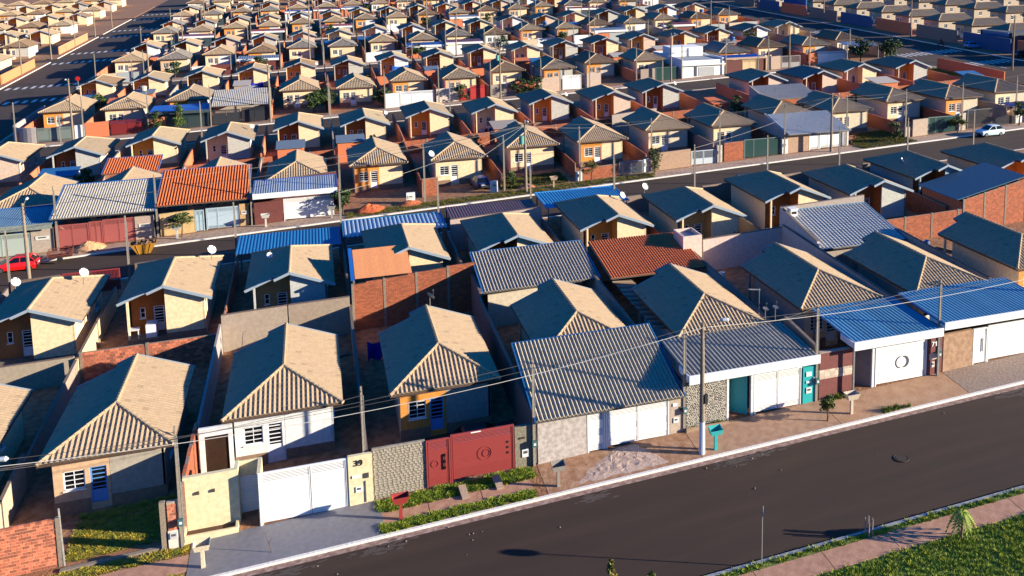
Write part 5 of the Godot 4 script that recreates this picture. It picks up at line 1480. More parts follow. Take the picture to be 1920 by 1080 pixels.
# ---------------------------------------------------------------- the rows further up the hill
func far_rows() -> void:
	var accents := [CREAM, OCHRE, CREAM, CREAM, PEACH, CREAM, WHITE, OCHRE]
	var an := ["cream", "orange", "cream", "cream", "pale peach", "cream", "white", "orange"]
	var grey_tile := mat(Color(0.63, 0.55, 0.45), 0.93, 0.5, 0.22, 0.02, 0.0, 0.0, 6, true)
	var fade_tile := mat(Color(0.68, 0.60, 0.48), 0.93, 0.5, 0.22, 0.02, 0.0, 0.0, 7, true)
	var brown_tile := mat(Color(0.58, 0.47, 0.36), 0.93, 0.5, 0.25, 0.02, 0.0, 0.0, 8, true)
	var ash_tile := mat(Color(0.56, 0.53, 0.49), 0.93, 0.5, 0.25, 0.02, 0.0, 0.0, 9, true)
	var walls := [CREAM, CREAM, CREAM, Color(0.86, 0.76, 0.62), WHITE, Color(0.80, 0.70, 0.62), Color(0.72, 0.70, 0.66), CREAM]
	# [gabled?, depth of the near ridge end for even and odd plots, first plot, last plot, name of the row]
	var rows := [
		[true, 88.4, 90.2, -3, 12, "fourth row"],
		[false, 126.0, 128.7, -3, 13, "fifth row"], [true, 150.0, 151.2, -3, 13, "sixth row"],
		[false, 187.0, 189.5, -3, 13, "seventh row"], [true, 208.0, 210.0, -3, 13, "eighth row"],
		[false, 247.0, 249.5, -3, 13, "ninth row"], [true, 267.0, 269.0, -3, 13, "tenth row"],
		[false, 302.0, 304.5, -3, 11, "eleventh row"], [true, 325.0, 327.0, -3, 9, "twelfth row"], [false, 360.0, 362.5, -3, 6, "thirteenth row"], [true, 384.0, 386.0, -3, 4, "fourteenth row"]]
	for r in rows:
		for k in range(r[3], r[4] + 1):
			if r[5] == "fourth row" and k == 8: continue
			if r[5] == "fifth row" and (k == 9 or k == 0): continue
			var d: float = (r[1] if k % 2 == 0 else r[2]) + rng.randf_range(-0.5, 0.5)
			var x := -12.2 + 9.55 * k + rng.randf_range(-0.25, 0.25)
			if d > 230.0: x -= (d - 230.0) * 0.03
			var a := rng.randi() % accents.size()
			var rm: Material = [null, grey_tile, fade_tile, brown_tile, null, ash_tile][rng.randi() % 6]
			var gable: bool = r[0]
			var lab := "%s-fronted tiled house, %s from the left avenue in the %s" % [an[a], nth(k + 4), r[5]]
			if gable: lab = "gabled house back with %s porch, %s from the left avenue in the %s" % [["brown", "ochre", "cream"][a % 3], nth(k + 4), r[5]]
			house(x, d + 10.0 if gable else d - 3.0, -1.0 if gable else 1.0, false, lab, "tiled houses of the " + r[5], accents[a], walls[rng.randi() % 8], [BROWN, OCHRE, CREAM][a % 3], rm)
	# plot walls
	for i in 5:
		var f := 56.0 + 58.4 * i
		for k in range(-3, 15):
			var x := xl(k)
			if f > 230.0: x -= (f - 230.0) * 0.03
			var m: Material = brick_m() if rng.randf() < 0.68 else plaster([GREYP, Color(0.74, 0.64, 0.54), Color(0.6, 0.48, 0.42)][rng.randi() % 3])
			var h := rng.randf_range(1.9, 2.6)
			var rn1: String = ["third", "fifth", "seventh", "ninth", "eleventh"][i]; var rn2: String = ["fourth", "sixth", "eighth", "tenth", "twelfth"][i]
			if i > 0: wall(x, f + 4.0, x, f + 24.0, h, h, m, "side wall of the %s plot from the left avenue in the %s row" % [nth(k + 4), rn1], "plot walls of the upper rows", 0.18, false)
			wall(x, f + 26.6, x, f + 45.0, h, h, m, "side wall of the %s plot from the left avenue in the %s row" % [nth(k + 4), rn2], "plot walls of the upper rows", 0.18, false)
			if i > 0 and k < 14 and rng.randf() < 0.75: wall(x + 0.15, f + 25.6, x + 9.3, f + 25.6, h, h, m, "rear wall of the %s plot from the left avenue in the %s row" % [nth(k + 4), rn1], "rear walls of the upper rows", 0.18, false)
	fifth_row_fronts()
	clutter()
	# fronts of the rows above: walls, gates and carports by turns
	for i in range(2, 5):
		var f := 56.0 + 58.4 * i
		for k in range(-3, 14):
			var x := xl(k)
			if f > 230.0: x -= (f - 230.0) * 0.03
			var t := rng.randf()
			var rn: String = ["", "", "seventh row", "ninth row", "eleventh row"][i]
			if t < 0.3: continue
			var wc: Color = [WHITE, Color(0.78, 0.70, 0.6), Color(0.66, 0.56, 0.48), Color(0.42, 0.24, 0.22)][rng.randi() % 4]
			var gc: Color = [WHITE, Color(0.6, 0.62, 0.62), Color(0.4, 0.2, 0.18), Color(0.2, 0.26, 0.28)][rng.randi() % 4]
			wall(x + 0.2, f + 3.2, x + 4.0, f + 3.2, 2.3, 2.3, plaster(wc) if t < 0.8 else brick_m(), "front wall of the %s plot from the left avenue in the %s" % [nth(k + 4), rn], "front walls of the upper rows", 0.18, false, "front_wall")
			gate(x + 4.1, x + 8.9, f + 3.2, 2.3, gc, [1.0], [[0.8, "solid"], [0.2, "solid"]], "closed gate of the %s plot from the left avenue in the %s" % [nth(k + 4), rn], "gates of the upper rows")
			if t > 0.62:
				var rc: Color = [Color(0.5, 0.54, 0.58), Color(0.16, 0.34, 0.58), Color(0.62, 0.30, 0.18), Color(0.5, 0.3, 0.3)][rng.randi() % 4]
				var y := gy(x + 4.8, f + 3.0) + 2.9
				metal_roof(x + 0.2, x + 9.2, f + 2.9, f + 7.6, y, y + 0.35, mat(rc, 0.5, 0.3, 0.1), "sheet carport of the %s plot from the left avenue in the %s" % [nth(k + 4), rn], "sheet carports of the upper rows", 0.5, 0.04, 9.0, null, paint(WHITE), 0.5, false)
	# rows across the left avenue, and the rows turned towards the right avenue
	for i in 9:
		for j in 6:
			var x := -74.5 - 9.6 * j - 1.2 * i
			var d := 176.0 + 29.2 * i + (1.2 if j % 2 else 0.0)
			house(x, d + (2.0 if i % 2 == 0 else 12.0), 1.0 if i % 2 == 0 else -1.0, false, "sunlit tiled house across the left avenue, %s from the avenue, %s row up" % [nth(j + 1), nth(i + 1)], "tiled houses across the left avenue", accents[(i + j) % 8], walls[(i * 3 + j) % 8], OCHRE, [null, fade_tile, brown_tile][(i + j) % 3])
			wall(x - 4.7, d - 4.0, x - 4.7, d + 18.0, 1.9, 1.9, brick_m() if (i + j) % 2 else plaster(Color(0.78, 0.64, 0.5)), "side wall of the %s plot from the left avenue across it, %s row up" % [nth(j + 1), nth(i + 1)], "plot walls across the left avenue", 0.18, false)
	house(-74.0, 150.0, 1.0, false, "yellow-based tiled house on the grassy corner across the left avenue", "", CREAM, Color(0.86, 0.80, 0.62), CREAM)
	house(-84.5, 148.0, 1.0, false, "tiled house behind the yellow-based corner house", "", OCHRE, CREAM, CREAM)
	wall(-67.5, 189.0, -67.5, 216.0, 2.2, 2.2, plaster(Color(0.80, 0.52, 0.34)), "orange boundary wall along the left avenue", "", 0.2)
	wall(-67.5, 240.0, -67.5, 275.0, 2.2, 2.2, plaster(Color(0.80, 0.54, 0.38)), "orange boundary wall further up the left avenue", "", 0.2)
	for i in 14:
		for j in 3:
			house(148.0 + 24.0 * j, 96.0 + 12.0 * i + 4.0 * j, 1.0, false, "greyish tiled house turned towards the right avenue, %s up the hill, %s from the avenue" % [nth(i + 1), nth(j + 1)], "tiled houses across the right avenue", CREAM, Color(0.7, 0.64, 0.56), BROWN, grey_tile, -PI / 2)
	for i in 9:
		var c: Color = [Color(0.42, 0.26, 0.22), Color(0.2, 0.34, 0.5), Color(0.5, 0.46, 0.42)][i % 3]
		wall(141.5, 92.0 + 17.0 * i, 141.5, 107.0 + 17.0 * i, 3.1, 3.1, plaster(c) if i % 3 else brick_m(), "street wall along the right avenue, %s up the hill" % nth(i + 1), "street walls along the right avenue", 0.2, false, "front_wall")

func fifth_row_fronts() -> void:
	var D := 117.6
	var blue_m := mat(Color(0.16, 0.36, 0.68), 0.4, 0.3, 0.1)
	# curved corner wall
	var o := thing("curved_wall", "plain curved wall on the avenue corner", "wall", Vector3.ZERO)
	var st := mb()
	for i in 10:
		var a := PI * 0.5 * i / 10.0; var b := PI * 0.5 * (i + 1) / 10.0
		wall_shape(st, -43.0 - 4.0 * sin(a), D + 4.0 - 4.0 * cos(a), -43.0 - 4.0 * sin(b), D + 4.0 - 4.0 * cos(b), 2.6, 2.6, 0.2)
	wall_shape(st, -47.0, D + 4.0, -47.0, D + 22.0, 2.6, 2.4, 0.2)
	build(st, "wall_body", plaster(Color(0.68, 0.64, 0.62)), o)
	lot_front(-43.0, D, [[0.1, 5.4, 2.3, "g", Color(0.42, 0.46, 0.44), "grey-green gate beside the curved corner wall"], [5.5, 7.0, 2.3, "p", WHITE, "white pier behind the tall lamp post"]])
	lot_front(xl(-2), D, [[0.1, 3.6, 2.5, "b", BRICK, "brick wall left of the dark red gate"], [3.9, 8.9, 2.4, "gs", Color(0.44, 0.12, 0.12), "dark red gate beside the leafy bush"]])
	metal_roof(xl(-1) + 0.2, xl(-1) + 9.3, D - 0.6, D + 5.0, gy(-21, D) + 3.0, gy(-21, D) + 3.3, blue_m, "blue carport roof over the dark green gate", "", 0.25, 0.05, 1.2, null, mat(Color(0.22, 0.28, 0.3)), 0.5, false)
	lot_front(xl(-1), D, [[0.2, 2.5, 2.3, "b", BRICK, "short brick pier left of the dark green gate"], [2.6, 9.2, 2.5, "gs", Color(0.16, 0.22, 0.23), "wide dark green gate under the blue carport"]])
	tile_roof(xl(0) + 0.1, xl(0) + 9.4, D - 0.4, D + 7.0, gy(-12, D) + 3.1, gy(-12, D) + 4.8, mat(Color(0.70, 0.68, 0.65), 0.9, 0.6, 0.2, 0.03, 0.0, 0.0, 4, true), "grey ribbed garage roof over dark doors in the fifth row", "", 0.3, 0.42, 0.07)
	wall(xl(0) + 0.1, D + 7.1, xl(0) + 9.4, D + 7.1, 4.2, 4.2, plaster(GREYP), "rear wall of the grey ribbed garage in the fifth row", "", 0.2, false)
	lot_front(xl(0), D, [[0.2, 4.6, 2.5, "gs", Color(0.17, 0.18, 0.2), "dark garage door beside the grey post, left of the pair"], [4.8, 9.0, 2.5, "gs", Color(0.15, 0.16, 0.18), "dark garage door, right of the pair under the grey ribbed roof"]])
	lot_front(xl(3), D, [[0.1, 2.6, 2.6, "p", WHITE, "white wall left of the white gates in the fifth row"], [2.7, 8.8, 2.6, "g", WHITE, "white panelled gates beside the reddish bushes"]])
	lot_front(xl(4), D, [[-0.4, 3.6, 2.6, "p", Color(0.78, 0.72, 0.66), "pale wall left of the bright red gates"], [3.8, 5.2, 2.6, "gs", Color(0.62, 0.15, 0.15), "narrow bright red gate in the fifth row"], [5.8, 8.8, 2.6, "gs", Color(0.66, 0.17, 0.16), "wide bright red gate with a diamond in the fifth row"]])
	lot_front(xl(5), D, [[0.0, 3.0, 2.4, "p", GREYP, "grey wall behind the bushes by the tall lamp"], [4.8, 8.6, 2.6, "b", BRICK, "dull brick panel beside the bushes in the fifth row"]])
	lot_front(xl(6), D, [[-0.6, 4.0, 2.8, "p", Color(0.76, 0.66, 0.58), "tan wall left of the white door panel"], [4.3, 8.0, 2.8, "gs", WHITE, "white garage door panel in the fifth row"]])
	lot_front(xl(7), D, [[-0.8, 2.4, 2.8, "p", Color(0.74, 0.66, 0.6), "tan wall right of the white garage door panel"]])
	lot_front(xl(8), D, [[1.0, 4.0, 2.6, "p", Color(0.62, 0.56, 0.5), "grey wall beside the dark glass front"], [4.1, 9.0, 2.6, "gg", Color(0.3, 0.36, 0.38), "dark glass gate left of the white modern house"]])
	# white modern house
	o = thing("modern_house", "white flat-roofed modern house among the tiled houses", "house", P(xl(9) + 4.8, 0, D))
	st = mb(); bx(st, -4.6, 4.6, -0.6, 3.3, -0.3, 0.0); bx(st, -4.6, -4.3, -0.6, 3.6, -16.0, -0.3); bx(st, 4.3, 4.6, -0.6, 3.6, -16.0, -0.3); bx(st, -4.6, 4.6, -0.6, 3.6, -16.3, -16.0); bx(st, -4.0, 3.0, 3.3, 5.2, -12.0, -7.0); build(st, "wall", plaster(Color(0.9, 0.9, 0.89)), o)
	st = mb(); bx(st, -4.3, 4.3, 3.1, 3.25, -16.0, -0.3); build(st, "roof_slab", mat(Color(0.6, 0.62, 0.64)), o)
	st = mb(); bx(st, -1.0, 2.4, 0.1, 1.9, 0.0, 0.05); build(st, "garage_door", mat(Color(0.7, 0.71, 0.72), 0.4), o)
	st = mb(); bx(st, -2.0, -1.4, 0.1, 2.0, 0.0, 0.05); build(st, "door", mat(Color(0.3, 0.32, 0.34), 0.4), o)
	st = mb(); bx(st, -4.7, 4.7, 2.3, 2.5, 0.0, 0.5); build(st, "canopy", plaster(WHITE), o)
	lot_front(xl(10), D, [[0.1, 3.8, 2.7, "p", Color(0.40, 0.23, 0.21), "wine-red wall beside the white modern house"], [3.9, 7.0, 2.6, "gs", Color(0.76, 0.66, 0.5), "cream garage door beside the wine-red wall"], [7.1, 8.6, 2.6, "p", Color(0.40, 0.23, 0.21), "wine-red pier right of the cream garage door"]])
	metal_roof(xl(10) + 0.1, xl(10) + 9.0, D - 0.2, D + 4.0, gy(84, D) + 2.95, gy(84, D) + 3.1, blue_m, "blue sheet roof above the wine-red wall", "", 0.4, 0.04, 1.2, null, plaster(Color(0.7, 0.6, 0.52)), 0.4, false)
	lot_front(xl(11), D, [[-0.4, 3.0, 2.7, "p", Color(0.72, 0.62, 0.54), "tan wall left of the grey barred gate in the fifth row"], [3.2, 7.6, 2.5, "gb", Color(0.55, 0.54, 0.54), "grey barred gate in the fifth row"]])
	lot_front(xl(12), D, [[0.0, 2.0, 2.6, "b", BRICK, "brick pier left of the white gates near the avenue"], [2.2, 9.0, 2.6, "g", WHITE, "white gates near the avenue trees"]])
	metal_roof(xl(13) + 0.3, xl(13) + 7.6, D, D + 5.5, gy(112, D) + 3.0, gy(112, D) + 3.5, mat(Color(0.62, 0.64, 0.68), 0.4), "pale sheet roof behind the avenue trees", "", 0.4, 0.04, 1.2)


# ---------------------------------------------------------------- lean-tos, sheds, tanks and trees in the back yards of the upper rows
func clutter() -> void:
	var roofs := [mat(Color(0.62, 0.58, 0.54), 0.9), mat(Color(0.80, 0.42, 0.24), 0.9), mat(Color(0.40, 0.46, 0.52), 0.7), mat(Color(0.14, 0.40, 0.60), 0.6), mat(Color(0.70, 0.66, 0.62), 0.9)]
	var rn := ["grey", "orange", "slate grey", "blue", "pale"]
	for i in 5:
		var f := 56.0 + 58.4 * i
		for k in range(-3, 14):
			for b in 2:
				if rng.randf() < 0.45: continue
				if i == 0 and b == 0: continue
				var x := xl(k) + rng.randf_range(1.4, 5.4)
				if f > 230.0: x -= (f - 230.0) * 0.03
				var w := rng.randf_range(2.2, 4.2); var l := rng.randf_range(2.2, 3.6); var h := rng.randf_range(2.2, 2.8)
				var d := f + (22.2 if b == 0 else 26.2)
				var c := rng.randi() % 5
				var row: String = [["third", "fourth"], ["fifth", "sixth"], ["seventh", "eighth"], ["ninth", "tenth"], ["eleventh", "twelfth"]][i][b]
				var o := thing("yard_shed", "%s-roofed yard shed behind the %s house from the left avenue, %s row" % [rn[c], nth(k + 4), row], "shed", P(x, 0, d), 0, "yard sheds of the upper rows")
				var st := mb(); bx(st, -w / 2, w / 2, -0.5, h, -l, 0.0); build(st, "wall", brick_m() if rng.randf() < 0.5 else plaster([GREYP, CREAM, WHITE][rng.randi() % 3]), o)
				st = mb(); hexa(st, [Vector3(-w / 2 - 0.2, h + 0.02, 0.25), Vector3(-w / 2 - 0.2, h + 0.5, -l - 0.2), Vector3(w / 2 + 0.2, h + 0.5, -l - 0.2), Vector3(w / 2 + 0.2, h + 0.02, 0.25)], [Vector3(-w / 2 - 0.2, h + 0.09, 0.25), Vector3(-w / 2 - 0.2, h + 0.57, -l - 0.2), Vector3(w / 2 + 0.2, h + 0.57, -l - 0.2), Vector3(w / 2 + 0.2, h + 0.09, 0.25)]); build(st, "roof", roofs[c], o)
				st = mb(); bx(st, -0.5, 0.4, 0.0, 2.0, 0.0, 0.03); build(st, "door", paint(Color(0.45, 0.4, 0.36)), o)
				if rng.randf() < 0.3:
					tree(x + w * 0.5 + 1.2, d - 0.6, rng.randf_range(2.4, 3.8), rng.randf_range(1.0, 1.7), Color(0.26, 0.36, 0.13), "yard tree beside the shed of the %s house from the left avenue, %s row" % [nth(k + 4), row], "yard trees of the upper rows", 0.3, 7, 50, 0.26)
				elif rng.randf() < 0.3:
					o = thing("water_tank", "round water tank beside the shed of the %s house from the left avenue, %s row" % [nth(k + 4), row], "tank", P(x, h + 0.45, d + l * 0.5), 0, "water tanks of the upper rows")
					st = mb(); lathe(st, [Vector2(0.0, 0.0), Vector2(0.5, 0.0), Vector2(0.62, 0.75), Vector2(0.6, 0.8), Vector2(0.3, 0.95), Vector2(0.0, 1.0)], Transform3D.IDENTITY, 14); build(st, "tank_body", paint(Color(0.16, 0.36, 0.56) if rng.randf() < 0.6 else Color(0.66, 0.64, 0.6)), o)
# ---------------------------------------------------------------- poles, cables, bins, vehicles
func lamp_post(x: float, d: float, h: float, arm: Vector3, label: String, group := "", painted := false, transformer := false) -> Node3D:
	var o := thing("utility_pole", label, "pole", P(x, 0, d), 0, group)
	var st := mb()
	tube(st, [Vector3(0, -0.3, 0), Vector3(0, h, 0)], [0.19, 0.11], 12)
	build(st, "shaft", mat(Color(0.56, 0.50, 0.43), 0.95, 0.6, 0.25), o)
	if painted:
		st = mb()
		tube(st, [Vector3(0, -0.12, 0), Vector3(0, 2.1, 0)], [0.195, 0.178], 12)
		build(st, "painted_foot", paint(Color(0.78, 0.80, 0.84)), o)
		st = mb()
		bx(st, 0.1, 0.3, 3.3, 3.9, 0.02, 0.2)
		build(st, "switch_box", mat(Color(0.16, 0.15, 0.15), 0.6), o)
	st = mb()
	tube(st, [Vector3(0, h - 0.75, 0), arm * 0.5 + Vector3(0, h - 0.15, 0), arm + Vector3(0, h + 0.05, 0)], [0.035, 0.03, 0.03], 7)
	build(st, "lamp_arm", mat(Color(0.5, 0.48, 0.44), 0.6), o)
	st = mb()
	var f := arm.normalized()
	var c := arm + Vector3(0, h + 0.06, 0) + f * 0.2
	tube(st, [c - f * 0.25, c - f * 0.1, c + f * 0.2, c + f * 0.32], [0.05, 0.11, 0.13, 0.04], 10)
	build(st, "lamp_head", paint(Color(0.7, 0.72, 0.74)), o)
	st = mb()
	for y in [h - 0.25, h - 0.55, h - 1.0]:
		tube(st, [Vector3(0.1, y, 0.05), Vector3(0.24, y, 0.12)], [0.05, 0.04], 6)
	build(st, "insulator", mat(Color(0.35, 0.26, 0.22), 0.5), o)
	if transformer:
		st = mb()
		tube(st, [Vector3(-0.45, h - 2.9, 0.1), Vector3(-0.45, h - 1.9, 0.1)], [0.3, 0.3], 12)
		build(st, "transformer", paint(Color(0.30, 0.55, 0.50)), o)
		st = mb()
		bar(st, Vector3(-0.9, h - 0.5, 0), Vector3(0.9, h - 0.5, 0), 0.1, 0.12)
		build(st, "crossarm", mat(Color(0.4, 0.34, 0.28)), o)
	return o

func street_things() -> void:
	lamp_post(21.56, 0.57, 8.45, Vector3(1.15, 0, 0.15), "concrete street lamp with white-painted foot beside the turquoise litter stand", "", true)
	lamp_post(-16.5, 0.57, 8.4, Vector3(1.1, 0, 0.15), "concrete street lamp outside the raw brick front wall")
	lamp_post(60.5, 0.57, 8.4, Vector3(1.1, 0, 0.15), "concrete street lamp beyond the last blue carport")
	var mp := ["meter pole between the brick pillar and the cream front wall", "meter pole between the number 39 pillar and the stone wall", "meter pole between the red gate pillar and the patchy grey wall", "meter pole between the louvred gates and the crazy paving wall", "meter pole between the turquoise pillar and the wine-red wall", "meter pole between the pillar numbered 71 and the tan wall"]
	var mx := [-8.06, 1.62, 11.55, 21.42, 31.05, 40.85]
	for i in 6: meter_pole(mx[i], 3.1 if i != 1 else 3.6, 6.9, mp[i], "")
	for i in 12: meter_pole([-27.2, -17.5, -8.1, 1.7, 11.4, 21.2, 30.6, 40.2, 49.4, 59.0, 68.6, 78.4][i], 44.8, 6.8, "thin meter pole by the %s gabled house back from the rough front wall" % nth(i + 1), "meter poles on the near side of the second street", Color.WHITE, false)
	for i in 14: meter_pole(-26.6 + 9.55 * i, 58.7, 7.0, "thin meter pole left of the %s house from the blue-grey carport, third row" % nth(i + 2), "meter poles on the far side of the second street", Color.WHITE, false)
	for r in 4:
		for k in range(-3, 14):
			meter_pole(xl(k), 117.2 + 58.4 * r, 7.0, "thin meter pole of the %s plot from the left avenue, %s row" % [nth(k + 4), ["fifth", "seventh", "ninth", "eleventh"][r]], "meter poles on the upper streets", Color.WHITE, false)
			if k % 2 == 0: meter_pole(xl(k), 103.3 + 58.4 * r, 6.8, "thin meter pole of the %s plot from the left avenue, %s row" % [nth(k + 4), ["fourth", "sixth", "eighth", "tenth"][r]], "meter poles on the upper streets", Color.WHITE, false)
	lamp_post(-26.2, 48.0 - 1.2, 8.6, Vector3(0, 0, -1.2), "tall concrete pole behind the red car")
	lamp_post(23.5, 57.2, 8.9, Vector3(0, 0, 1.2), "tall utility pole with a green transformer on the second street", "", false, true)
	lamp_post(65.6, 57.2, 8.0, Vector3(0, 0, 1.2), "tall dark utility pole outside the grey tiled garage")
	lamp_post(105.0, 57.2, 9.0, Vector3(0, 0, 1.2), "tall utility pole by the small blue carport roof")
	lamp_post(-37.5, 116.2, 10.2, Vector3(0, 0, 1.4), "tall utility pole outside the curved corner wall")
	lamp_post(-7.6, 115.8, 10.0, Vector3(0, 0, 1.4), "tall utility pole beside the grey ribbed garage of the fifth row")
	lamp_post(32.2, 115.8, 10.0, Vector3(0, 0, 1.4), "tall utility pole with a green transformer beside the bright red gates", "", false, true)
	lamp_post(66.0, 115.8, 9.5, Vector3(0, 0, 1.4), "tall utility pole beside the dark glass gate")
	lamp_post(92.0, 115.8, 9.5, Vector3(0, 0, 1.4), "tall utility pole near the grey barred gate of the fifth row")
	for i in 3:
		for k in 5: lamp_post(-35.0 + 34.0 * k, 174.2 + 58.4 * i, 9.5, Vector3(0, 0, 1.4), "utility pole, %s from the left avenue, outside the %s row" % [nth(k + 1), ["seventh", "ninth", "eleventh"][i]], "utility poles on the topmost streets")
	for i in 7: lamp_post(-67.3, 150.0 + 27.0 * i, 9.0, Vector3(1.6, 0, 0), "lamp post along the left avenue, %s up the hill" % nth(i + 1), "lamp posts along the left avenue")
	for i in 5: lamp_post(139.0, 100.0 + 40.0 * i, 10.0, Vector3(-1.8, 0, 0), "lamp post along the far kerb of the right avenue, %s up the hill" % nth(i + 1), "lamp posts along the right avenue")
	lamp_post(128.5, 93.9, 10.5, Vector3(-1.2, 0, 0.6), "tall steel lamp post at the corner of the right avenue")
	# cables
	var cw := mat(Color(0.74, 0.72, 0.68), 0.6, 0.5, 0.0)
	var cd := mat(Color(0.30, 0.28, 0.27), 0.6, 0.5, 0.0)
	var a := P(-54.0, 8.15, 0.45); var b := P(-16.4, 8.15, 0.45); var c := P(21.65, 8.2, 0.45); var d := P(60.5, 8.2, 0.45)
	cable([a, b, c, d], 1.05, 0.017, cw, "pale twisted cable sagging along the near street")
	cable([a + Vector3(0, 0.3, 0), b + Vector3(0, 0.3, 0), c + Vector3(0, 0.25, 0), d + Vector3(0, 0.25, 0)], 0.95, 0.012, cd, "thin upper wire along the near street")
	for i in 6: cable([(c if i > 2 else b) + Vector3(0, -0.2, 0), P(mx[i], 6.6, 3.15)], 0.35, 0.012, cd, "thin service wire to the %s meter pole from the brick pillar" % nth(i + 1), "service wires over the near street")
	var p2 := [P(-26.2, 8.2, 47.0), P(23.4, 8.2, 57.2), P(65.5, 7.4, 57.2), P(104.8, 8.3, 57.2)]
	cable(p2, 0.9, 0.025, cd, "dark cable along the second street")
	for i in 12: cable([p2[1] if i < 8 else p2[2], P(-26.6 + 9.55 * i, 6.5, 58.7)], 0.5, 0.009, cw if i % 2 else cd, "service wire to the %s meter pole on the far side of the second street" % nth(i + 1), "service wires over the second street")
	for i in 6: cable([p2[1] if i < 4 else p2[2], P([1.7, 11.4, 21.2, 30.6, 40.2, 59.0][i], 6.4, 44.8)], 0.5, 0.009, cw, "service wire to the %s meter pole on the near side of the second street" % nth(i + 1), "service wires over the second street")
	cable([P(-37.4, 9.4, 116.2), P(-7.5, 9.3, 115.8), P(32.2, 9.3, 115.8), P(66.0, 9.0, 115.8), P(92.0, 9.0, 115.8)], 0.9, 0.03, cd, "dark cable along the third street")
	# litter stands on posts
	litter_stand(-6.83, 0.95, Color(0.84, 0.78, 0.66), "cream litter stand on a post by the grey driveway", 1)
	litter_stand(3.38, 1.05, Color(0.62, 0.20, 0.18), "red litter stand on a post by the grass strip")
	litter_stand(12.42, 0.68, Color(0.56, 0.53, 0.49), "grey concrete litter stand on a post by the rough pavement", 1)
	litter_stand(22.5, 0.6, Color(0.16, 0.66, 0.66), "turquoise litter stand on a post beside the street lamp", 1)
	litter_stand(32.45, 0.95, Color(0.80, 0.73, 0.64), "pale stone litter stand on a post below the wine-red wall")
	for i in 4: litter_stand([-15.0, -6.0, 1.0, 27.0][i], 57.4, [Color(0.7, 0.7, 0.7), Color(0.8, 0.78, 0.74), Color(0.6, 0.6, 0.6), Color(0.7, 0.6, 0.5)][i], ["grey litter stand beside the yellow skip", "white litter stand outside the orange tiled garage", "grey litter stand outside the white garage gate", "tan litter stand by the open grass plot"][i])
	# vehicles
	car(-29.3, 54.6, deg_to_rad(-90), Color(0.78, 0.06, 0.06), "red hatchback parked on the second street", -0.12)
	car(18.7, 62.0, deg_to_rad(185), Color(0.10, 0.14, 0.34), "dark blue car parked in the yard of the yellow-fronted house")
	car(9.0, 6.0, deg_to_rad(90), Color(0.05, 0.05, 0.06), "black car parked in the shaded yard behind the red gate")
	car(90.0, 55.2, deg_to_rad(-90), Color(0.72, 0.80, 0.82), "white hatchback parked in front of the dark netting fence", -0.12)
	car(140.0, 119.0, deg_to_rad(90), Color(0.30, 0.55, 0.72), "light blue car parked across the right avenue", 0.0)
	car(140.0, 104.0, deg_to_rad(90), Color(0.05, 0.06, 0.08), "black car parked in shade across the right avenue", 0.0)
	# skip
	var o := thing("rubble_skip", "yellow rubble skip standing at the kerb of the second street", "skip", P(-17.8, -0.12, 54.6), 0.1)
	o.scale = Vector3.ONE * 0.85
	var st := mb()
	var lo := [Vector3(-0.7, 0.05, 0.75), Vector3(-0.7, 0.05, -0.75), Vector3(0.7, 0.05, -0.75), Vector3(0.7, 0.05, 0.75)]
	var hi := [Vector3(-1.4, 1.25, 0.85), Vector3(-1.4, 1.25, -0.85), Vector3(1.4, 1.25, -0.85), Vector3(1.4, 1.25, 0.85)]
	quad(st, lo[0], lo[1], lo[2], lo[3])
	for i in 4: quad(st, lo[i], lo[(i + 1) % 4], hi[(i + 1) % 4], hi[i])
	for i in 4: bar(st, hi[i], hi[(i + 1) % 4], 0.08, 0.08)
	for xx in [-0.5, 0.0, 0.5]: bar(st, Vector3(xx, 0.1, 0.78), Vector3(xx * 1.6, 1.2, 0.88), 0.07, 0.07)
	build(st, "bin_body", mat(Color(0.66, 0.46, 0.08), 0.7, 0.8, 0.25), o)
	st = mb()
	for i in 40: box(st, Vector3(rng.randf_range(-1.1, 1.1), 0.95 + 0.4 * rng.randf(), rng.randf_range(-0.6, 0.6)), Vector3(0.35, 0.2, 0.3) * (0.5 + rng.randf()), Basis(Vector3(rng.randf(), rng.randf(), rng.randf() + 0.1).normalized(), rng.randf() * 3.0))
	var rb := build(st, "rubble", mat(Color(0.45, 0.34, 0.26), 0.95), o); rb.set_meta("kind", "stuff")
	# trailers, sand
	cart(-25.6, 55.4, 0.1, Color(0.46, 0.22, 0.16), "rusty open trailer parked behind the red car")
	cart(70.0, 60.2, 0.3, Color(0.62, 0.38, 0.26), "rust-red handcart on the lawn beside the grey tiled garage")
	heap(-23.6, 57.9, 1.7, 0.9, ramp_mat(Color(0.62, 0.44, 0.30), Color(0.74, 0.56, 0.40), Color(0.80, 0.64, 0.48), 0.4, 0.05, 0.98, 71), "pale sand heap in front of the pink gates")
	heap(5.2, 58.2, 1.9, 0.8, ramp_mat(Color(0.60, 0.26, 0.13), Color(0.72, 0.34, 0.18), Color(0.78, 0.44, 0.26), 0.4, 0.05, 0.98, 72), "red soil heap in the open soil yard")
	heap(9.8, 58.6, 1.6, 0.5, ramp_mat(Color(0.58, 0.28, 0.16), Color(0.68, 0.36, 0.22), Color(0.74, 0.46, 0.3), 0.4, 0.05, 0.98, 73), "low spread of broken red brick in the open soil yard")
	heap(24.0, 59.2, 1.2, 0.4, ramp_mat(Color(0.58, 0.32, 0.22), Color(0.66, 0.4, 0.3), Color(0.74, 0.5, 0.4), 0.4, 0.05, 0.98, 74), "small pink rubble heap beside the transformer pole")
	spread()
	# traffic sign seen from the side
	o = thing("traffic_sign", "round traffic sign on a thin pole at the near kerb", "sign", P(20.63, 0, -9.1), deg_to_rad(62))
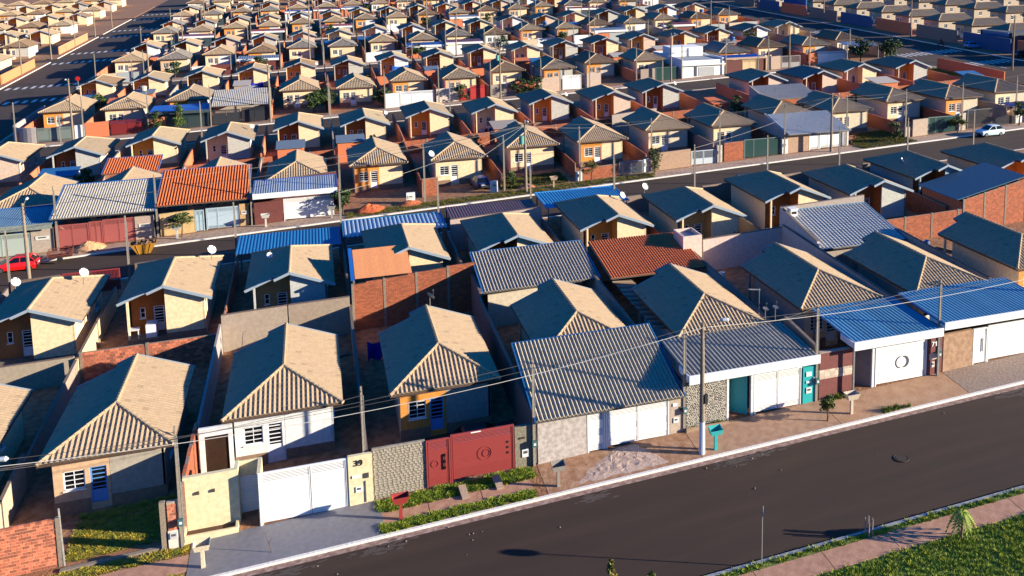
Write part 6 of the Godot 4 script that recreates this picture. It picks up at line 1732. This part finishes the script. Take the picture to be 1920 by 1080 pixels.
	st = mb(); tube(st, [Vector3(0, -0.2, 0), Vector3(0, 3.0, 0)], [0.03, 0.03], 8); build(st, "pole", mat(Color(0.62, 0.64, 0.64), 0.4, 0.5, 0.1, 0.02, 0.0, 0.5), o)
	st = mb(); lathe(st, [Vector2(0, -0.01), Vector2(0.27, -0.01), Vector2(0.27, 0.01), Vector2(0, 0.01)], Transform3D(Basis(Vector3.RIGHT, PI / 2), Vector3(0, 2.95, 0.05)), 22); var pl := build(st, "plate", paint(Color(0.78, 0.78, 0.78)), o)
	st = mb(); ring(st, Vector3(0, 2.95, 0.066), 0.24, 0.06, 0, TAU, 22, 0.01); build(st, "rim", paint(Color(0.30, 0.16, 0.16)), pl)
	text("30", 0.24, paint(Color(0.1, 0.1, 0.1)), pl, Vector3(0, 2.95, 0.06), "numeral")
	# stakes round a planted sapling
	o = thing("tree_guard", "grey wooden stakes round a sapling at the near kerb", "stakes", P(27.0, 0, -9.15))
	for i in 6:
		st = mb()
		var aa := TAU * i / 6.0
		bar(st, Vector3(cos(aa) * 0.2, -0.2, sin(aa) * 0.2), Vector3(cos(aa) * 0.22, 0.75 + 0.3 * rng.randf(), sin(aa) * 0.22), 0.06, 0.04)
		build(st, "stake", mat(Color(0.58, 0.54, 0.5), 0.9), o)
	# manhole
	o = thing("manhole_cover", "round iron manhole cover in the road", "manhole", P(32.76, -0.118, -4.0))
	st = mb(); lathe(st, [Vector2(0.0, 0.012), Vector2(0.34, 0.012), Vector2(0.36, 0.004)], Transform3D.IDENTITY, 24); build(st, "lid", mat(Color(0.22, 0.17, 0.14), 0.8), o)
	st = mb(); lathe(st, [Vector2(0.38, 0.004), Vector2(0.39, 0.022), Vector2(0.46, 0.022), Vector2(0.47, 0.0)], Transform3D.IDENTITY, 24); build(st, "rim", mat(Color(0.18, 0.14, 0.12), 0.8), o)
	# spilt cement and grit on the road
	for q in [[48.0, -1.2, 3.2, 1.1, 1], [44.5, -0.7, 2.0, 0.45, 2], [23.5, -0.75, 1.6, 0.4, 3], [2.2, -0.8, 1.5, 0.45, 5], [-2.5, -0.75, 1.8, 0.35, 6], [25.2, -0.6, 1.2, 0.25, 7], [14.0, -0.8, 0.9, 0.3, 8]]:
		stain(q[0], q[1], q[2], q[3], q[4])
	for i in 22:
		var gx := rng.randf_range(-6.0, 46.0)
		o = thing("grit_stone", "small pale stone lying on the near road", "stone", P(gx, -0.118, -absf(rng.randfn()) * 1.6 - 0.25), rng.randf() * 3.0, "small stones on the near road")
		st = mb(); lathe(st, [Vector2(0.05, 0.0), Vector2(0.06, 0.02), Vector2(0.03, 0.05), Vector2(0.0, 0.055)], Transform3D(Basis.IDENTITY.scaled(Vector3(1.0, 1.0, 0.7) * rng.randf_range(0.5, 1.1)), Vector3.ZERO), 6); build(st, "stone_body", mat(Color(0.6, 0.52, 0.46), 0.95), o)
	rider(137.0, 126.0)
	wall(145.0, 200.0, 145.0, 214.0, 5.5, 5.5, plaster(Color(0.10, 0.34, 0.56)), "blue painted building side across the right avenue", "", 0.4, false, "building_wall")
	o = thing("shop", "low dark shop with a sign board across the right avenue", "shop", P(147.0, 0, 117.0))
	st = mb(); bx(st, -2.5, 8.0, -0.5, 3.6, -5.0, 5.0); build(st, "wall", plaster(Color(0.26, 0.28, 0.32)), o)
	st = mb(); bx(st, -3.2, -2.9, 2.6, 3.6, -3.5, 4.5); build(st, "sign_board", paint(Color(0.24, 0.42, 0.56)), o)
	st = mb()
	for i in 3: bx(st, -2.56, -2.5, 0.0, 2.3, -4.0 + i * 2.8, -2.0 + i * 2.8)
	build(st, "door", mat(Color(0.1, 0.12, 0.14), 0.3), o)
	# sawn fence posts on the grassy left corner
	for i in 9:
		o = thing("white_post", "white fence post on the grassy corner across the left avenue", "post", P(-68.0 - 0.2 * i, 0, 152.0 + 3.2 * i), 0, "white fence posts by the left avenue")
		st = mb(); bx(st, -0.12, 0.12, -0.2, 2.2, -0.12, 0.12); build(st, "post_body", plaster(WHITE), o)

func cart(x: float, d: float, turn: float, col: Color, label: String) -> void:
	var o := thing("trailer", label, "trailer", P(x, 0, d), turn)
	var m := mat(col, 0.8, 0.8, 0.3)
	var st := mb()
	hexa(st, [Vector3(-0.9, 0.45, 0.6), Vector3(-0.9, 0.45, -0.6), Vector3(0.9, 0.45, -0.6), Vector3(0.9, 0.45, 0.6)], [Vector3(-1.1, 0.55, 0.7), Vector3(-1.1, 0.55, -0.7), Vector3(1.1, 0.55, -0.7), Vector3(1.1, 0.55, 0.7)])
	build(st, "bed", m, o)
	st = mb()
	for z in [-0.68, 0.68]:
		for y in [0.7, 0.9, 1.1]: bar(st, Vector3(-1.1, y, z), Vector3(1.1, y, z), 0.03, 0.07)
	for xx in [-1.08, 1.08]:
		for y in [0.7, 0.9, 1.1]: bar(st, Vector3(xx, y, -0.68), Vector3(xx, y, 0.68), 0.03, 0.07)
		for z in [-0.68, 0.68]: bar(st, Vector3(xx, 0.5, z), Vector3(xx, 1.15, z), 0.05, 0.05)
	build(st, "side_rail", m, o)
	st = mb(); bar(st, Vector3(-1.0, 0.5, 0), Vector3(-2.1, 0.42, 0), 0.07, 0.07); build(st, "drawbar", m, o)
	for z in [-0.78, 0.78]:
		st = mb(); lathe(st, [Vector2(0.02, -0.08), Vector2(0.26, -0.08), Vector2(0.29, 0), Vector2(0.26, 0.08), Vector2(0.02, 0.08)], Transform3D(Basis(Vector3.RIGHT, PI / 2), Vector3(0, 0.29, z)), 14); build(st, "wheel", mat(Color(0.06, 0.06, 0.06), 0.9), o)

func heap(x: float, d: float, r: float, h: float, m: Material, label: String) -> void:
	var fn := FastNoiseLite.new()
	fn.seed = int(x * 10.0 + d); fn.frequency = 0.6
	var st := mb()
	var f := func(i: int, j: int) -> Vector3:
		var rr := r * i / 9.0
		var a := TAU * j / 22.0
		var px := cos(a) * rr; var pz := sin(a) * rr * 0.75
		var t := i / 9.0
		var y := h * pow(maxf(0.0, 1.0 - t), 0.85) * (1.0 + 0.35 * fn.get_noise_2d(px * 2.0, pz * 2.0)) + 0.1 * h * fn.get_noise_2d(px * 7.0, pz * 7.0) * (1.0 - t)
		return P(x + px * (1.0 + 0.25 * fn.get_noise_1d(a * 3.0)), maxf(y, -0.02) + (0.025 if i < 9 else -0.05), d - pz)
	for i in 9:
		for j in 22: quad(st, f.call(i, j), f.call(i + 1, j), f.call(i + 1, j + 1), f.call(i, j + 1))
	tag(build(st, "loose_heap", m), label, "heap")

func spread() -> void:   # dried cement that has run from the gates to the kerb, thin and lumpy
	var fn := FastNoiseLite.new()
	fn.seed = 12; fn.frequency = 0.9
	var st := mb()
	var f := func(i: int, j: int) -> Vector3:
		var v := i / 16.0; var u := j / 24.0
		var w := lerpf(0.7, 6.6, pow(v, 0.75)) * (1.0 + 0.2 * fn.get_noise_2d(v * 9.0, 3.0))
		var x := 17.3 - 0.9 * v + (u - 0.5) * w + 0.25 * fn.get_noise_2d(u * 8.0, v * 8.0)
		var d := lerpf(3.0, 0.35, v) + 0.22 * fn.get_noise_2d(u * 11.0 + 40.0, v * 3.0)
		var e := minf(minf(u, 1.0 - u) * 5.0, minf(v, 1.0 - v) * 6.0)
		return P(x, 0.004 + clampf(e, 0.0, 1.0) * (0.035 + 0.05 * fn.get_noise_2d(x * 2.2, d * 2.2) + 0.02 * fn.get_noise_2d(x * 7.0, d * 7.0)), maxf(d, 0.2))
	for i in 16:
		for j in 24: quad(st, f.call(i, j), f.call(i + 1, j), f.call(i + 1, j + 1), f.call(i, j + 1))
	tag(build(st, "cement_spill", ramp_mat(Color(0.58, 0.48, 0.42), Color(0.68, 0.58, 0.52), Color(0.78, 0.70, 0.64), 0.3, 0.04, 0.98, 75, 0.2)), "pale cement spill over the pavement below the louvred gates", "spill")

func stain(x: float, d: float, rx: float, rd: float, sd: int) -> void:   # a broken film of dried cement: many small irregular flakes
	var r := RandomNumberGenerator.new()
	r.seed = sd
	var st := mb()
	for i in int(60.0 * rx * rd) + 20:
		var px := x + r.randfn() * rx * 0.5; var pd := d + r.randfn() * rd * 0.5
		var n := 6
		var s := r.randf_range(0.03, 0.16)
		var ang := r.randf() * TAU
		var pts := []
		for k in n:
			var a := ang + TAU * k / n
			var q := s * r.randf_range(0.5, 1.3)
			pts.append(P(px + cos(a) * q * 2.2, -0.114 + 0.0001 * (i % 40), minf(pd + sin(a) * q * 0.6, -0.1)))
		for k in range(1, n - 1): tri(st, pts[0], pts[k], pts[k + 1])
	var o := build(st, "cement_stain", mat(Color(0.33, 0.28, 0.255), 0.95, 0.5, 0.2))
	tag(o, "scattered pale cement flakes on the near road", "stain", "cement flakes on the near road", "stuff")

func rider(x: float, d: float) -> void:
	var o := thing("motorcycle", "small dark motorcycle crossing the right avenue", "motorcycle", P(x, -0.12, d), deg_to_rad(20))
	for z in [-0.62, 0.62]:
		var st := mb(); lathe(st, [Vector2(0.2, -0.05), Vector2(0.29, -0.05), Vector2(0.31, 0), Vector2(0.29, 0.05), Vector2(0.2, 0.05)], Transform3D(Basis(Vector3.FORWARD, PI / 2), Vector3(0, 0.31, z)), 14); build(st, "wheel", mat(Color(0.05, 0.05, 0.05), 0.9), o)
	var s2 := mb(); tube(s2, [Vector3(0, 0.5, -0.7), Vector3(0, 0.6, 0), Vector3(0, 0.75, 0.35), Vector3(0, 0.95, 0.5)], [0.08, 0.16, 0.14, 0.05], 8); bar(s2, Vector3(0, 0.9, 0.5), Vector3(0, 0.31, 0.62), 0.06, 0.06); bar(s2, Vector3(-0.33, 1.0, 0.42), Vector3(0.33, 1.0, 0.42), 0.03, 0.03); build(s2, "frame", mat(Color(0.08, 0.08, 0.09), 0.4), o)
	var p := thing("person", "person in dark red shirt riding the small motorcycle", "person", P(x, -0.12, d), deg_to_rad(20))
	var st3 := mb()
	tube(st3, [Vector3(0, 0.78, -0.2), Vector3(0, 1.0, -0.18), Vector3(0, 1.25, -0.08), Vector3(0, 1.38, -0.02), Vector3(0, 1.46, 0.0), Vector3(0, 1.56, 0.03), Vector3(0, 1.66, 0.03), Vector3(0, 1.72, 0.02)], [0.17, 0.15, 0.19, 0.15, 0.07, 0.1, 0.11, 0.05], 10)
	for s in [-1.0, 1.0]:
		tube(st3, [Vector3(s * 0.17, 1.36, -0.04), Vector3(s * 0.27, 1.14, 0.12), Vector3(s * 0.28, 1.03, 0.4)], [0.06, 0.05, 0.035], 7)
		tube(st3, [Vector3(s * 0.1, 0.82, -0.18), Vector3(s * 0.2, 0.78, 0.22), Vector3(s * 0.17, 0.32, 0.1), Vector3(s * 0.17, 0.28, 0.26)], [0.1, 0.08, 0.055, 0.04], 7)
	build(st3, "body", mat(Color(0.36, 0.14, 0.13), 0.9), p)
	var st4 := mb(); lathe(st4, [Vector2(0, 0.14), Vector2(0.1, 0.1), Vector2(0.135, 0.0), Vector2(0.12, -0.08)], Transform3D(Basis.IDENTITY, Vector3(0, 1.64, 0.03)), 12); build(st4, "helmet", paint(Color(0.4, 0.08, 0.08)), p)

# ---------------------------------------------------------------- plants, dishes, odds and ends
func small_things() -> void:
	var g1 := Color(0.30, 0.38, 0.14); var g2 := Color(0.22, 0.32, 0.12)
	palm(31.4, -11.1, 1.5, "young yellow-green palm beside the slabbed walk")
	tree(30.55, 0.8, 1.75, 0.62, Color(0.40, 0.44, 0.16), "small round street tree below the turquoise pillar", "", 0.42, 9, 70, 0.1)
	# feathery shrub tips at the very edge of the near kerb
	tree(12.3, -9.6, 3.0, 0.26, Color(0.60, 0.56, 0.26), "feathery yellow shrub rising at the near kerb", "", 0.3, 9, 110, 0.12, 1.9, "shrub")
	tree(14.2, -10.0, 1.9, 0.5, Color(0.5, 0.52, 0.2), "low feathery shrub beside the taller one at the near kerb", "", 0.3, 8, 80, 0.12, 1.2, "shrub")
	tree(-14.6, 57.9, 2.5, 1.25, g1, "flat-topped small tree outside the orange tiled garage", "", 0.6, 10, 80, 0.14, 0.5)
	tree(2.2, 57.8, 3.0, 1.3, g2, "dark bushy tree casting shade on the white garage gate", "", 0.3, 11, 90, 0.16)
	tree(31.8, 57.5, 2.9, 1.1, Color(0.44, 0.42, 0.16), "small round tree in front of the low orange brick wall", "", 0.5, 9, 70, 0.12)
	tree(40.2, 57.4, 3.3, 1.0, g2, "small dark conifer on the pavement of the second street", "", 0.2, 14, 60, 0.14, 1.4, "conifer")
	tree(22.2, 59.6, 2.0, 1.0, g1, "leafy bush beside the transformer pole", "", 0.2, 8, 80, 0.14, 0.8, "bush")
	tree(76.2, 57.6, 2.6, 1.1, g1, "round bush on the pavement beside the pale meter block", "", 0.25, 9, 80, 0.15)
	tree(86.8, 58.0, 2.4, 1.2, Color(0.38, 0.42, 0.14), "bush on the pavement beside the dark netting fence", "", 0.2, 9, 80, 0.15, 0.8, "bush")
	tree(97.3, 57.6, 3.6, 1.3, g1, "young street tree with a leaning stake by the avenue corner", "", 0.5, 9, 80, 0.16)
	tree(1.6, 121.5, 3.8, 2.2, g2, "broad-leaved tree in front of the ochre house of the fifth row", "", 0.35, 12, 90, 0.24)
	tree(-0.6, 120.0, 3.4, 1.8, Color(0.26, 0.36, 0.12), "second broad-leaved tree in front of the ochre house of the fifth row", "", 0.35, 10, 80, 0.24)
	tree(11.4, 119.8, 3.0, 1.9, g1, "leafy tree left of the white panelled gates", "", 0.3, 10, 80, 0.22)
	tree(25.0, 116.6, 3.0, 1.3, g2, "bush outside the pale wall by the bright red gates", "", 0.25, 8, 70, 0.2, 0.9, "bush")
	tree(36.0, 116.8, 3.2, 1.7, g2, "dark bush beside the transformer pole of the third street", "", 0.25, 9, 80, 0.22, 0.9, "bush")
	tree(39.0, 117.0, 3.2, 1.7, g2, "dark bush left of the dull brick panel", "", 0.25, 9, 80, 0.22, 0.9, "bush")
	tree(-25.4, 116.8, 3.4, 1.2, g2, "leafy bush in front of the dark red gate", "", 0.25, 9, 70, 0.2, 1.2, "bush")
	tree(-22.0, 116.6, 4.2, 1.3, Color(0.34, 0.44, 0.14), "upright leafy tree right of the dark red gate", "", 0.3, 9, 70, 0.2, 1.3)
	tree(108.0, 114.6, 5.0, 2.4, g2, "dark avenue tree outside the white gates", "", 0.35, 12, 90, 0.28)
	tree(114.0, 113.0, 4.6, 2.8, g2, "broad dark avenue tree in front of the pale sheet roof", "", 0.3, 13, 90, 0.28)
	tree(20.8, 76.5, 3.0, 1.4, Color(0.50, 0.44, 0.12), "yellowing shrub between two house backs of the third row", "", 0.3, 9, 70, 0.18, 0.9, "shrub")
	for i in 12:
		tree([-12.0, 24.0, 45.0, 60.0, 75.0, 5.0, 33.0, 90.0, -30.0, 52.0, 100.0, 18.0][i], [174.0, 175.0, 176.0, 175.0, 198.0, 233.0, 234.0, 176.0, 176.0, 234.0, 150.0, 292.0][i], 3.6, 1.8, g1 if i % 2 else g2, "small garden tree, %s of the trees counted up the upper streets" % nth(i + 1), "garden trees on the upper streets", 0.3, 8, 60, 0.28)
	grass("grass_field", "bright green weedy field beside the right avenue", [[98.0, 117.0, 176.0, 205.0, 0.0], [104.0, 117.5, 88.0, 102.0, 0.0]], 7000, 0.5, Color(0.42, 0.50, 0.14))
	grass("street_grass", "rough grass along the far side of the second street", [[2.5, 40.0, 56.3, 58.4, 0.0], [21.0, 29.5, 59.0, 64.0, 0.0], [70.0, 79.0, 56.4, 64.0, 0.0]], 7000, 0.22, Color(0.38, 0.38, 0.13))
	grass("corner_grass", "sunny grass on the corner across the left avenue", [[-80.0, -66.5, 120.0, 165.0, 0.0], [-75.0, -67.8, 174.0, 222.0, 0.0]], 5000, 0.3, Color(0.44, 0.44, 0.14))
	grass("weeds", "weeds at the foot of the front walls", [[21.7, 24.4, 2.95, 3.15, 0.0], [31.8, 34.2, 2.7, 3.05, 0.0], [34.5, 36.5, 0.2, 0.5, 0.0]], 260, 0.3, Color(0.34, 0.42, 0.12))
	# dishes and aerials
	dish(-19.4, 4.6, 36.5, 0.62, 0.9, "white dish on the sunny slope beside the rough front wall")
	dish(-9.6, 4.95, 38.2, 0.62, 0.7, "large white dish on the roof above the washing machine porch")
	dish(-24.4, 4.4, 36.5, 0.6, 0.9, "blue-shaded dish on the roof edge beside the grey rear wall")
	dish(32.6, 6.3, 40.6, 0.6, 0.5, "white dish on the roof corner above the second street")
	dish(29.7, 5.9, 39.5, 0.58, 0.6, "white dish beside the light blue carport rim")
	dish(-4.6, 4.85, 35.2, 0.4, 0.4, "small white dish on the shaded slope before the plain blue carport")
	dish(7.3, 5.35, 18.3, 0.55, 2.2, "round wire dish at the ridge end of the red gate house", "", Color(0.5, 0.56, 0.56), 0.9)
	dish(30.3, 5.0, 9.0, 0.36, 2.3, "small white dish beside the aerial mast, left of the pair", "", Color(0.85, 0.85, 0.84), 0.7)
	dish(31.0, 5.1, 8.8, 0.36, 2.3, "small white dish beside the aerial mast, right of the pair", "", Color(0.85, 0.85, 0.84), 0.7)
	dish(62.0, 7.6, 36.8, 0.5, 0.8, "white dish on the shaded slope near the raw brick building, upper of the pair")
	dish(63.3, 7.6, 35.6, 0.5, 0.8, "white dish on the shaded slope near the raw brick building, lower of the pair")
	dish(13.2, 6.2, 64.8, 0.65, 0.6, "white dish on the shaded slope of the yellow-fronted house")
	for i in [0, 2, 5, 7, 9, 12, 14]: dish(-12.2 + 9.55 * (i % 8) + 3.0, gy(-12.2 + 9.55 * (i % 8), 95.0 + 58.4 * (i / 8)) + 3.6, 93.5 + 58.4 * (i / 8), 0.5, 0.6, "white dish on the %s gabled house of the %s row" % [nth(i % 8 + 4), ["fourth", "sixth"][i / 8]], "dishes on the upper rows")
	var o := thing("tv_aerial", "slim comb-shaped television aerial beside the two small dishes", "aerial", P(30.0, 2.6, 9.4))
	var st := mb(); tube(st, [Vector3(0, -2.8, 0), Vector3(0, 2.9, 0)], [0.025, 0.02], 6); build(st, "mast", mat(Color(0.5, 0.5, 0.5), 0.5), o)
	st = mb(); bar(st, Vector3(-0.85, 2.9, 0), Vector3(0.1, 2.75, 0), 0.025, 0.025)
	for i in 7: bar(st, Vector3(-0.8 + 0.12 * i, 2.9 - 0.018 * i, -0.16), Vector3(-0.8 + 0.12 * i, 2.9 - 0.018 * i, 0.16), 0.015, 0.015)
	build(st, "comb", mat(Color(0.75, 0.75, 0.74), 0.4), o)
	o = thing("tv_aerial", "bent aerial pipe on the roof edge of the white house", "aerial", P(-5.9, 3.6, 19.0))
	st = mb(); tube(st, [Vector3(0, -0.4, 0), Vector3(0.15, 0.9, 0), Vector3(0.4, 1.0, 0)], [0.02, 0.02, 0.015], 6); build(st, "mast", mat(Color(0.25, 0.22, 0.2), 0.5), o)
	# porch things behind the washing machine house
	o = thing("washing_machine", "white washing machine under the brown rear porch", "appliance", Vector3(-13.6, gy(-12.4, 36) + 0.2, -31.25))
	st = mb(); bx(st, -0.4, 0.4, 0.0, 1.05, -0.38, 0.38); build(st, "cabinet", paint(Color(0.86, 0.86, 0.88)), o)
	st = mb(); bx(st, -0.4, 0.4, 1.05, 1.17, -0.38, -0.22); build(st, "control_panel", paint(Color(0.7, 0.7, 0.72)), o)
	o = thing("plastic_table", "white plastic table beside the washing machine", "table", Vector3(-14.9, gy(-12.4, 36) + 0.2, -31.2))
	st = mb(); bx(st, -0.4, 0.4, 0.7, 0.75, -0.35, 0.35); build(st, "table_top", paint(WHITE), o)
	for sx in [-0.34, 0.34]:
		for sz in [-0.28, 0.28]:
			st = mb(); bx(st, sx - 0.03, sx + 0.03, 0.0, 0.7, sz - 0.03, sz + 0.03); build(st, "leg", paint(WHITE), o)
	# odds and ends in the yards
	for q in [[-16.6, 27.6, "blue plastic barrel by the cream plaster side wall", Color(0.10, 0.25, 0.5)], [-10.2, 27.4, "grey plastic barrel behind the red hollow-brick wall", Color(0.4, 0.4, 0.42)], [5.6, 21.0, "orange plastic barrel near the violet-blue tarpaulin", Color(0.7, 0.3, 0.12)], [33.6, 23.4, "white plastic barrel by the tall pinkish rear wall", Color(0.8, 0.8, 0.78)], [54.6, 22.5, "blue plastic barrel near the brick wall with concrete posts", Color(0.12, 0.3, 0.55)], [-19.6, 27.4, "black plastic barrel behind the grey rear wall", Color(0.05, 0.05, 0.05)]]:
		o = thing("plastic_barrel", q[2], "barrel", P(q[0], 0, q[1]))
		st = mb(); lathe(st, [Vector2(0.0, 0.0), Vector2(0.27, 0.0), Vector2(0.3, 0.3), Vector2(0.31, 0.32), Vector2(0.3, 0.34), Vector2(0.3, 0.6), Vector2(0.31, 0.62), Vector2(0.27, 0.9), Vector2(0.25, 0.9), Vector2(0.24, 0.82), Vector2(0.0, 0.82)], Transform3D.IDENTITY, 14); build(st, "barrel_body", paint(q[3]), o)
	for q in [[-15.6, 28.2, "stack of loose planks behind the red hollow-brick rear wall"], [0.6, 23.0, "stack of loose planks against the rendered rear wall"], [9.8, 23.5, "stack of loose planks under the tall dark brick wall"], [56.5, 21.5, "stack of loose planks in the yard beside the annex"]]:
		o = thing("plank_stack", q[2], "planks", P(q[0], 0, q[1]), 0.4)
		for i in 7:
			st = mb(); box(st, Vector3(0.25 * (i % 3) - 0.25, 0.04 + 0.05 * (i / 3), 0), Vector3(0.22, 0.04, 2.2), Basis(Vector3.UP, 0.12 * (rng.randf() - 0.5))); build(st, "plank", mat(Color(0.6, 0.48, 0.36), 0.95, 0.9, 0.3), o)
	# ladder on the cream back wall
	o = thing("ladder", "dark ladder leaning on the cream gabled back", "ladder", Vector3(37.9, gy(35.7, 35) + 0.1, -29.4), 0.0)
	st = mb()
	for sx in [-0.22, 0.22]: bar(st, Vector3(sx, 0, 0.6), Vector3(sx, 2.0, 0.05), 0.05, 0.05)
	for i in 6: bar(st, Vector3(-0.22, 0.3 + 0.3 * i, 0.53 - 0.083 * i), Vector3(0.22, 0.3 + 0.3 * i, 0.53 - 0.083 * i), 0.04, 0.04)
	build(st, "frame", mat(Color(0.12, 0.1, 0.1), 0.6), o)
	# tarpaulins
	tarp(3.4, 20.5, 1.3, Color(0.10, 0.14, 0.62), "violet-blue tarpaulin in the yard of the red gate house", 1.6)
	tarp(17.5, 151.0, 3.4, Color(0.05, 0.36, 0.72), "bright blue tarpaulin hung on a gabled back of the sixth row", 2.4)
	tarp(84.6, 89.6, 3.8, Color(0.08, 0.36, 0.72), "blue tarpaulin hung below a gable of the fourth row", 1.6)
	tarp(-11.5, 150.5, 2.4, Color(0.05, 0.16, 0.62), "dark blue tarpaulin under a porch of the sixth row", 1.6)
	tarp(9.5, 207.5, 2.4, Color(0.10, 0.66, 0.45), "green tarpaulin in the eighth row", 1.6)
	# washing lines
	o = thing("washing_line", "line of coloured washing behind the third row", "washing", P(25.5, 0, 84.2))
	for i in 9:
		st = mb()
		bx(st, -2.6 + i * 0.6, -2.15 + i * 0.6, 1.3 + 0.15 * rng.randf(), 2.0, -0.01, 0.01)
		build(st, "garment", mat([Color(0.8, 0.8, 0.8), Color(0.6, 0.1, 0.12), Color(0.2, 0.35, 0.6), Color(0.75, 0.7, 0.5), Color(0.3, 0.5, 0.3)][i % 5], 0.95), o)
	st = mb(); bar(st, Vector3(-2.9, 2.02, 0), Vector3(2.9, 2.02, 0), 0.01, 0.01)
	for sx in [-2.9, 2.9]: bar(st, Vector3(sx, -0.2, 0), Vector3(sx, 2.05, 0), 0.06, 0.06)
	build(st, "line_posts", mat(Color(0.4, 0.35, 0.3)), o)
	# stop sign at the left avenue
	o = thing("stop_sign", "red round sign at the left avenue corner", "sign", P(-48.0, 0, 170.0))
	st = mb(); tube(st, [Vector3(0, -0.2, 0), Vector3(0, 2.6, 0)], [0.05, 0.05], 6); build(st, "pole", mat(Color(0.6, 0.6, 0.6), 0.5), o)
	st = mb(); lathe(st, [Vector2(0, 0.01), Vector2(0.5, 0.01), Vector2(0.5, -0.01), Vector2(0, -0.01)], Transform3D(Basis(Vector3.RIGHT, PI / 2), Vector3(0, 2.6, 0.07)), 8); build(st, "plate", paint(Color(0.66, 0.10, 0.10)), o)

func tarp(x: float, d: float, w: float, col: Color, label: String, h: float) -> void:
	var st := mb()
	var f := func(i: int, j: int) -> Vector3:
		var u := i / 10.0; var v := j / 8.0
		return P(x + w * (u - 0.5), h * (1.0 - v) + 0.25 * sin(u * 3.0 * PI) * v * 0.5 - 0.3 * sin(PI * u) * (1.0 - v), d - 0.16 * sin(u * 9.0 + v * 2.0) * (0.4 + v))
	for i in 10:
		for j in 8: quad(st, f.call(i, j), f.call(i, j + 1), f.call(i + 1, j + 1), f.call(i + 1, j))
	tag(build(st, "tarpaulin", mat(col, 0.5, 0.5, 0.1)), label, "tarpaulin")
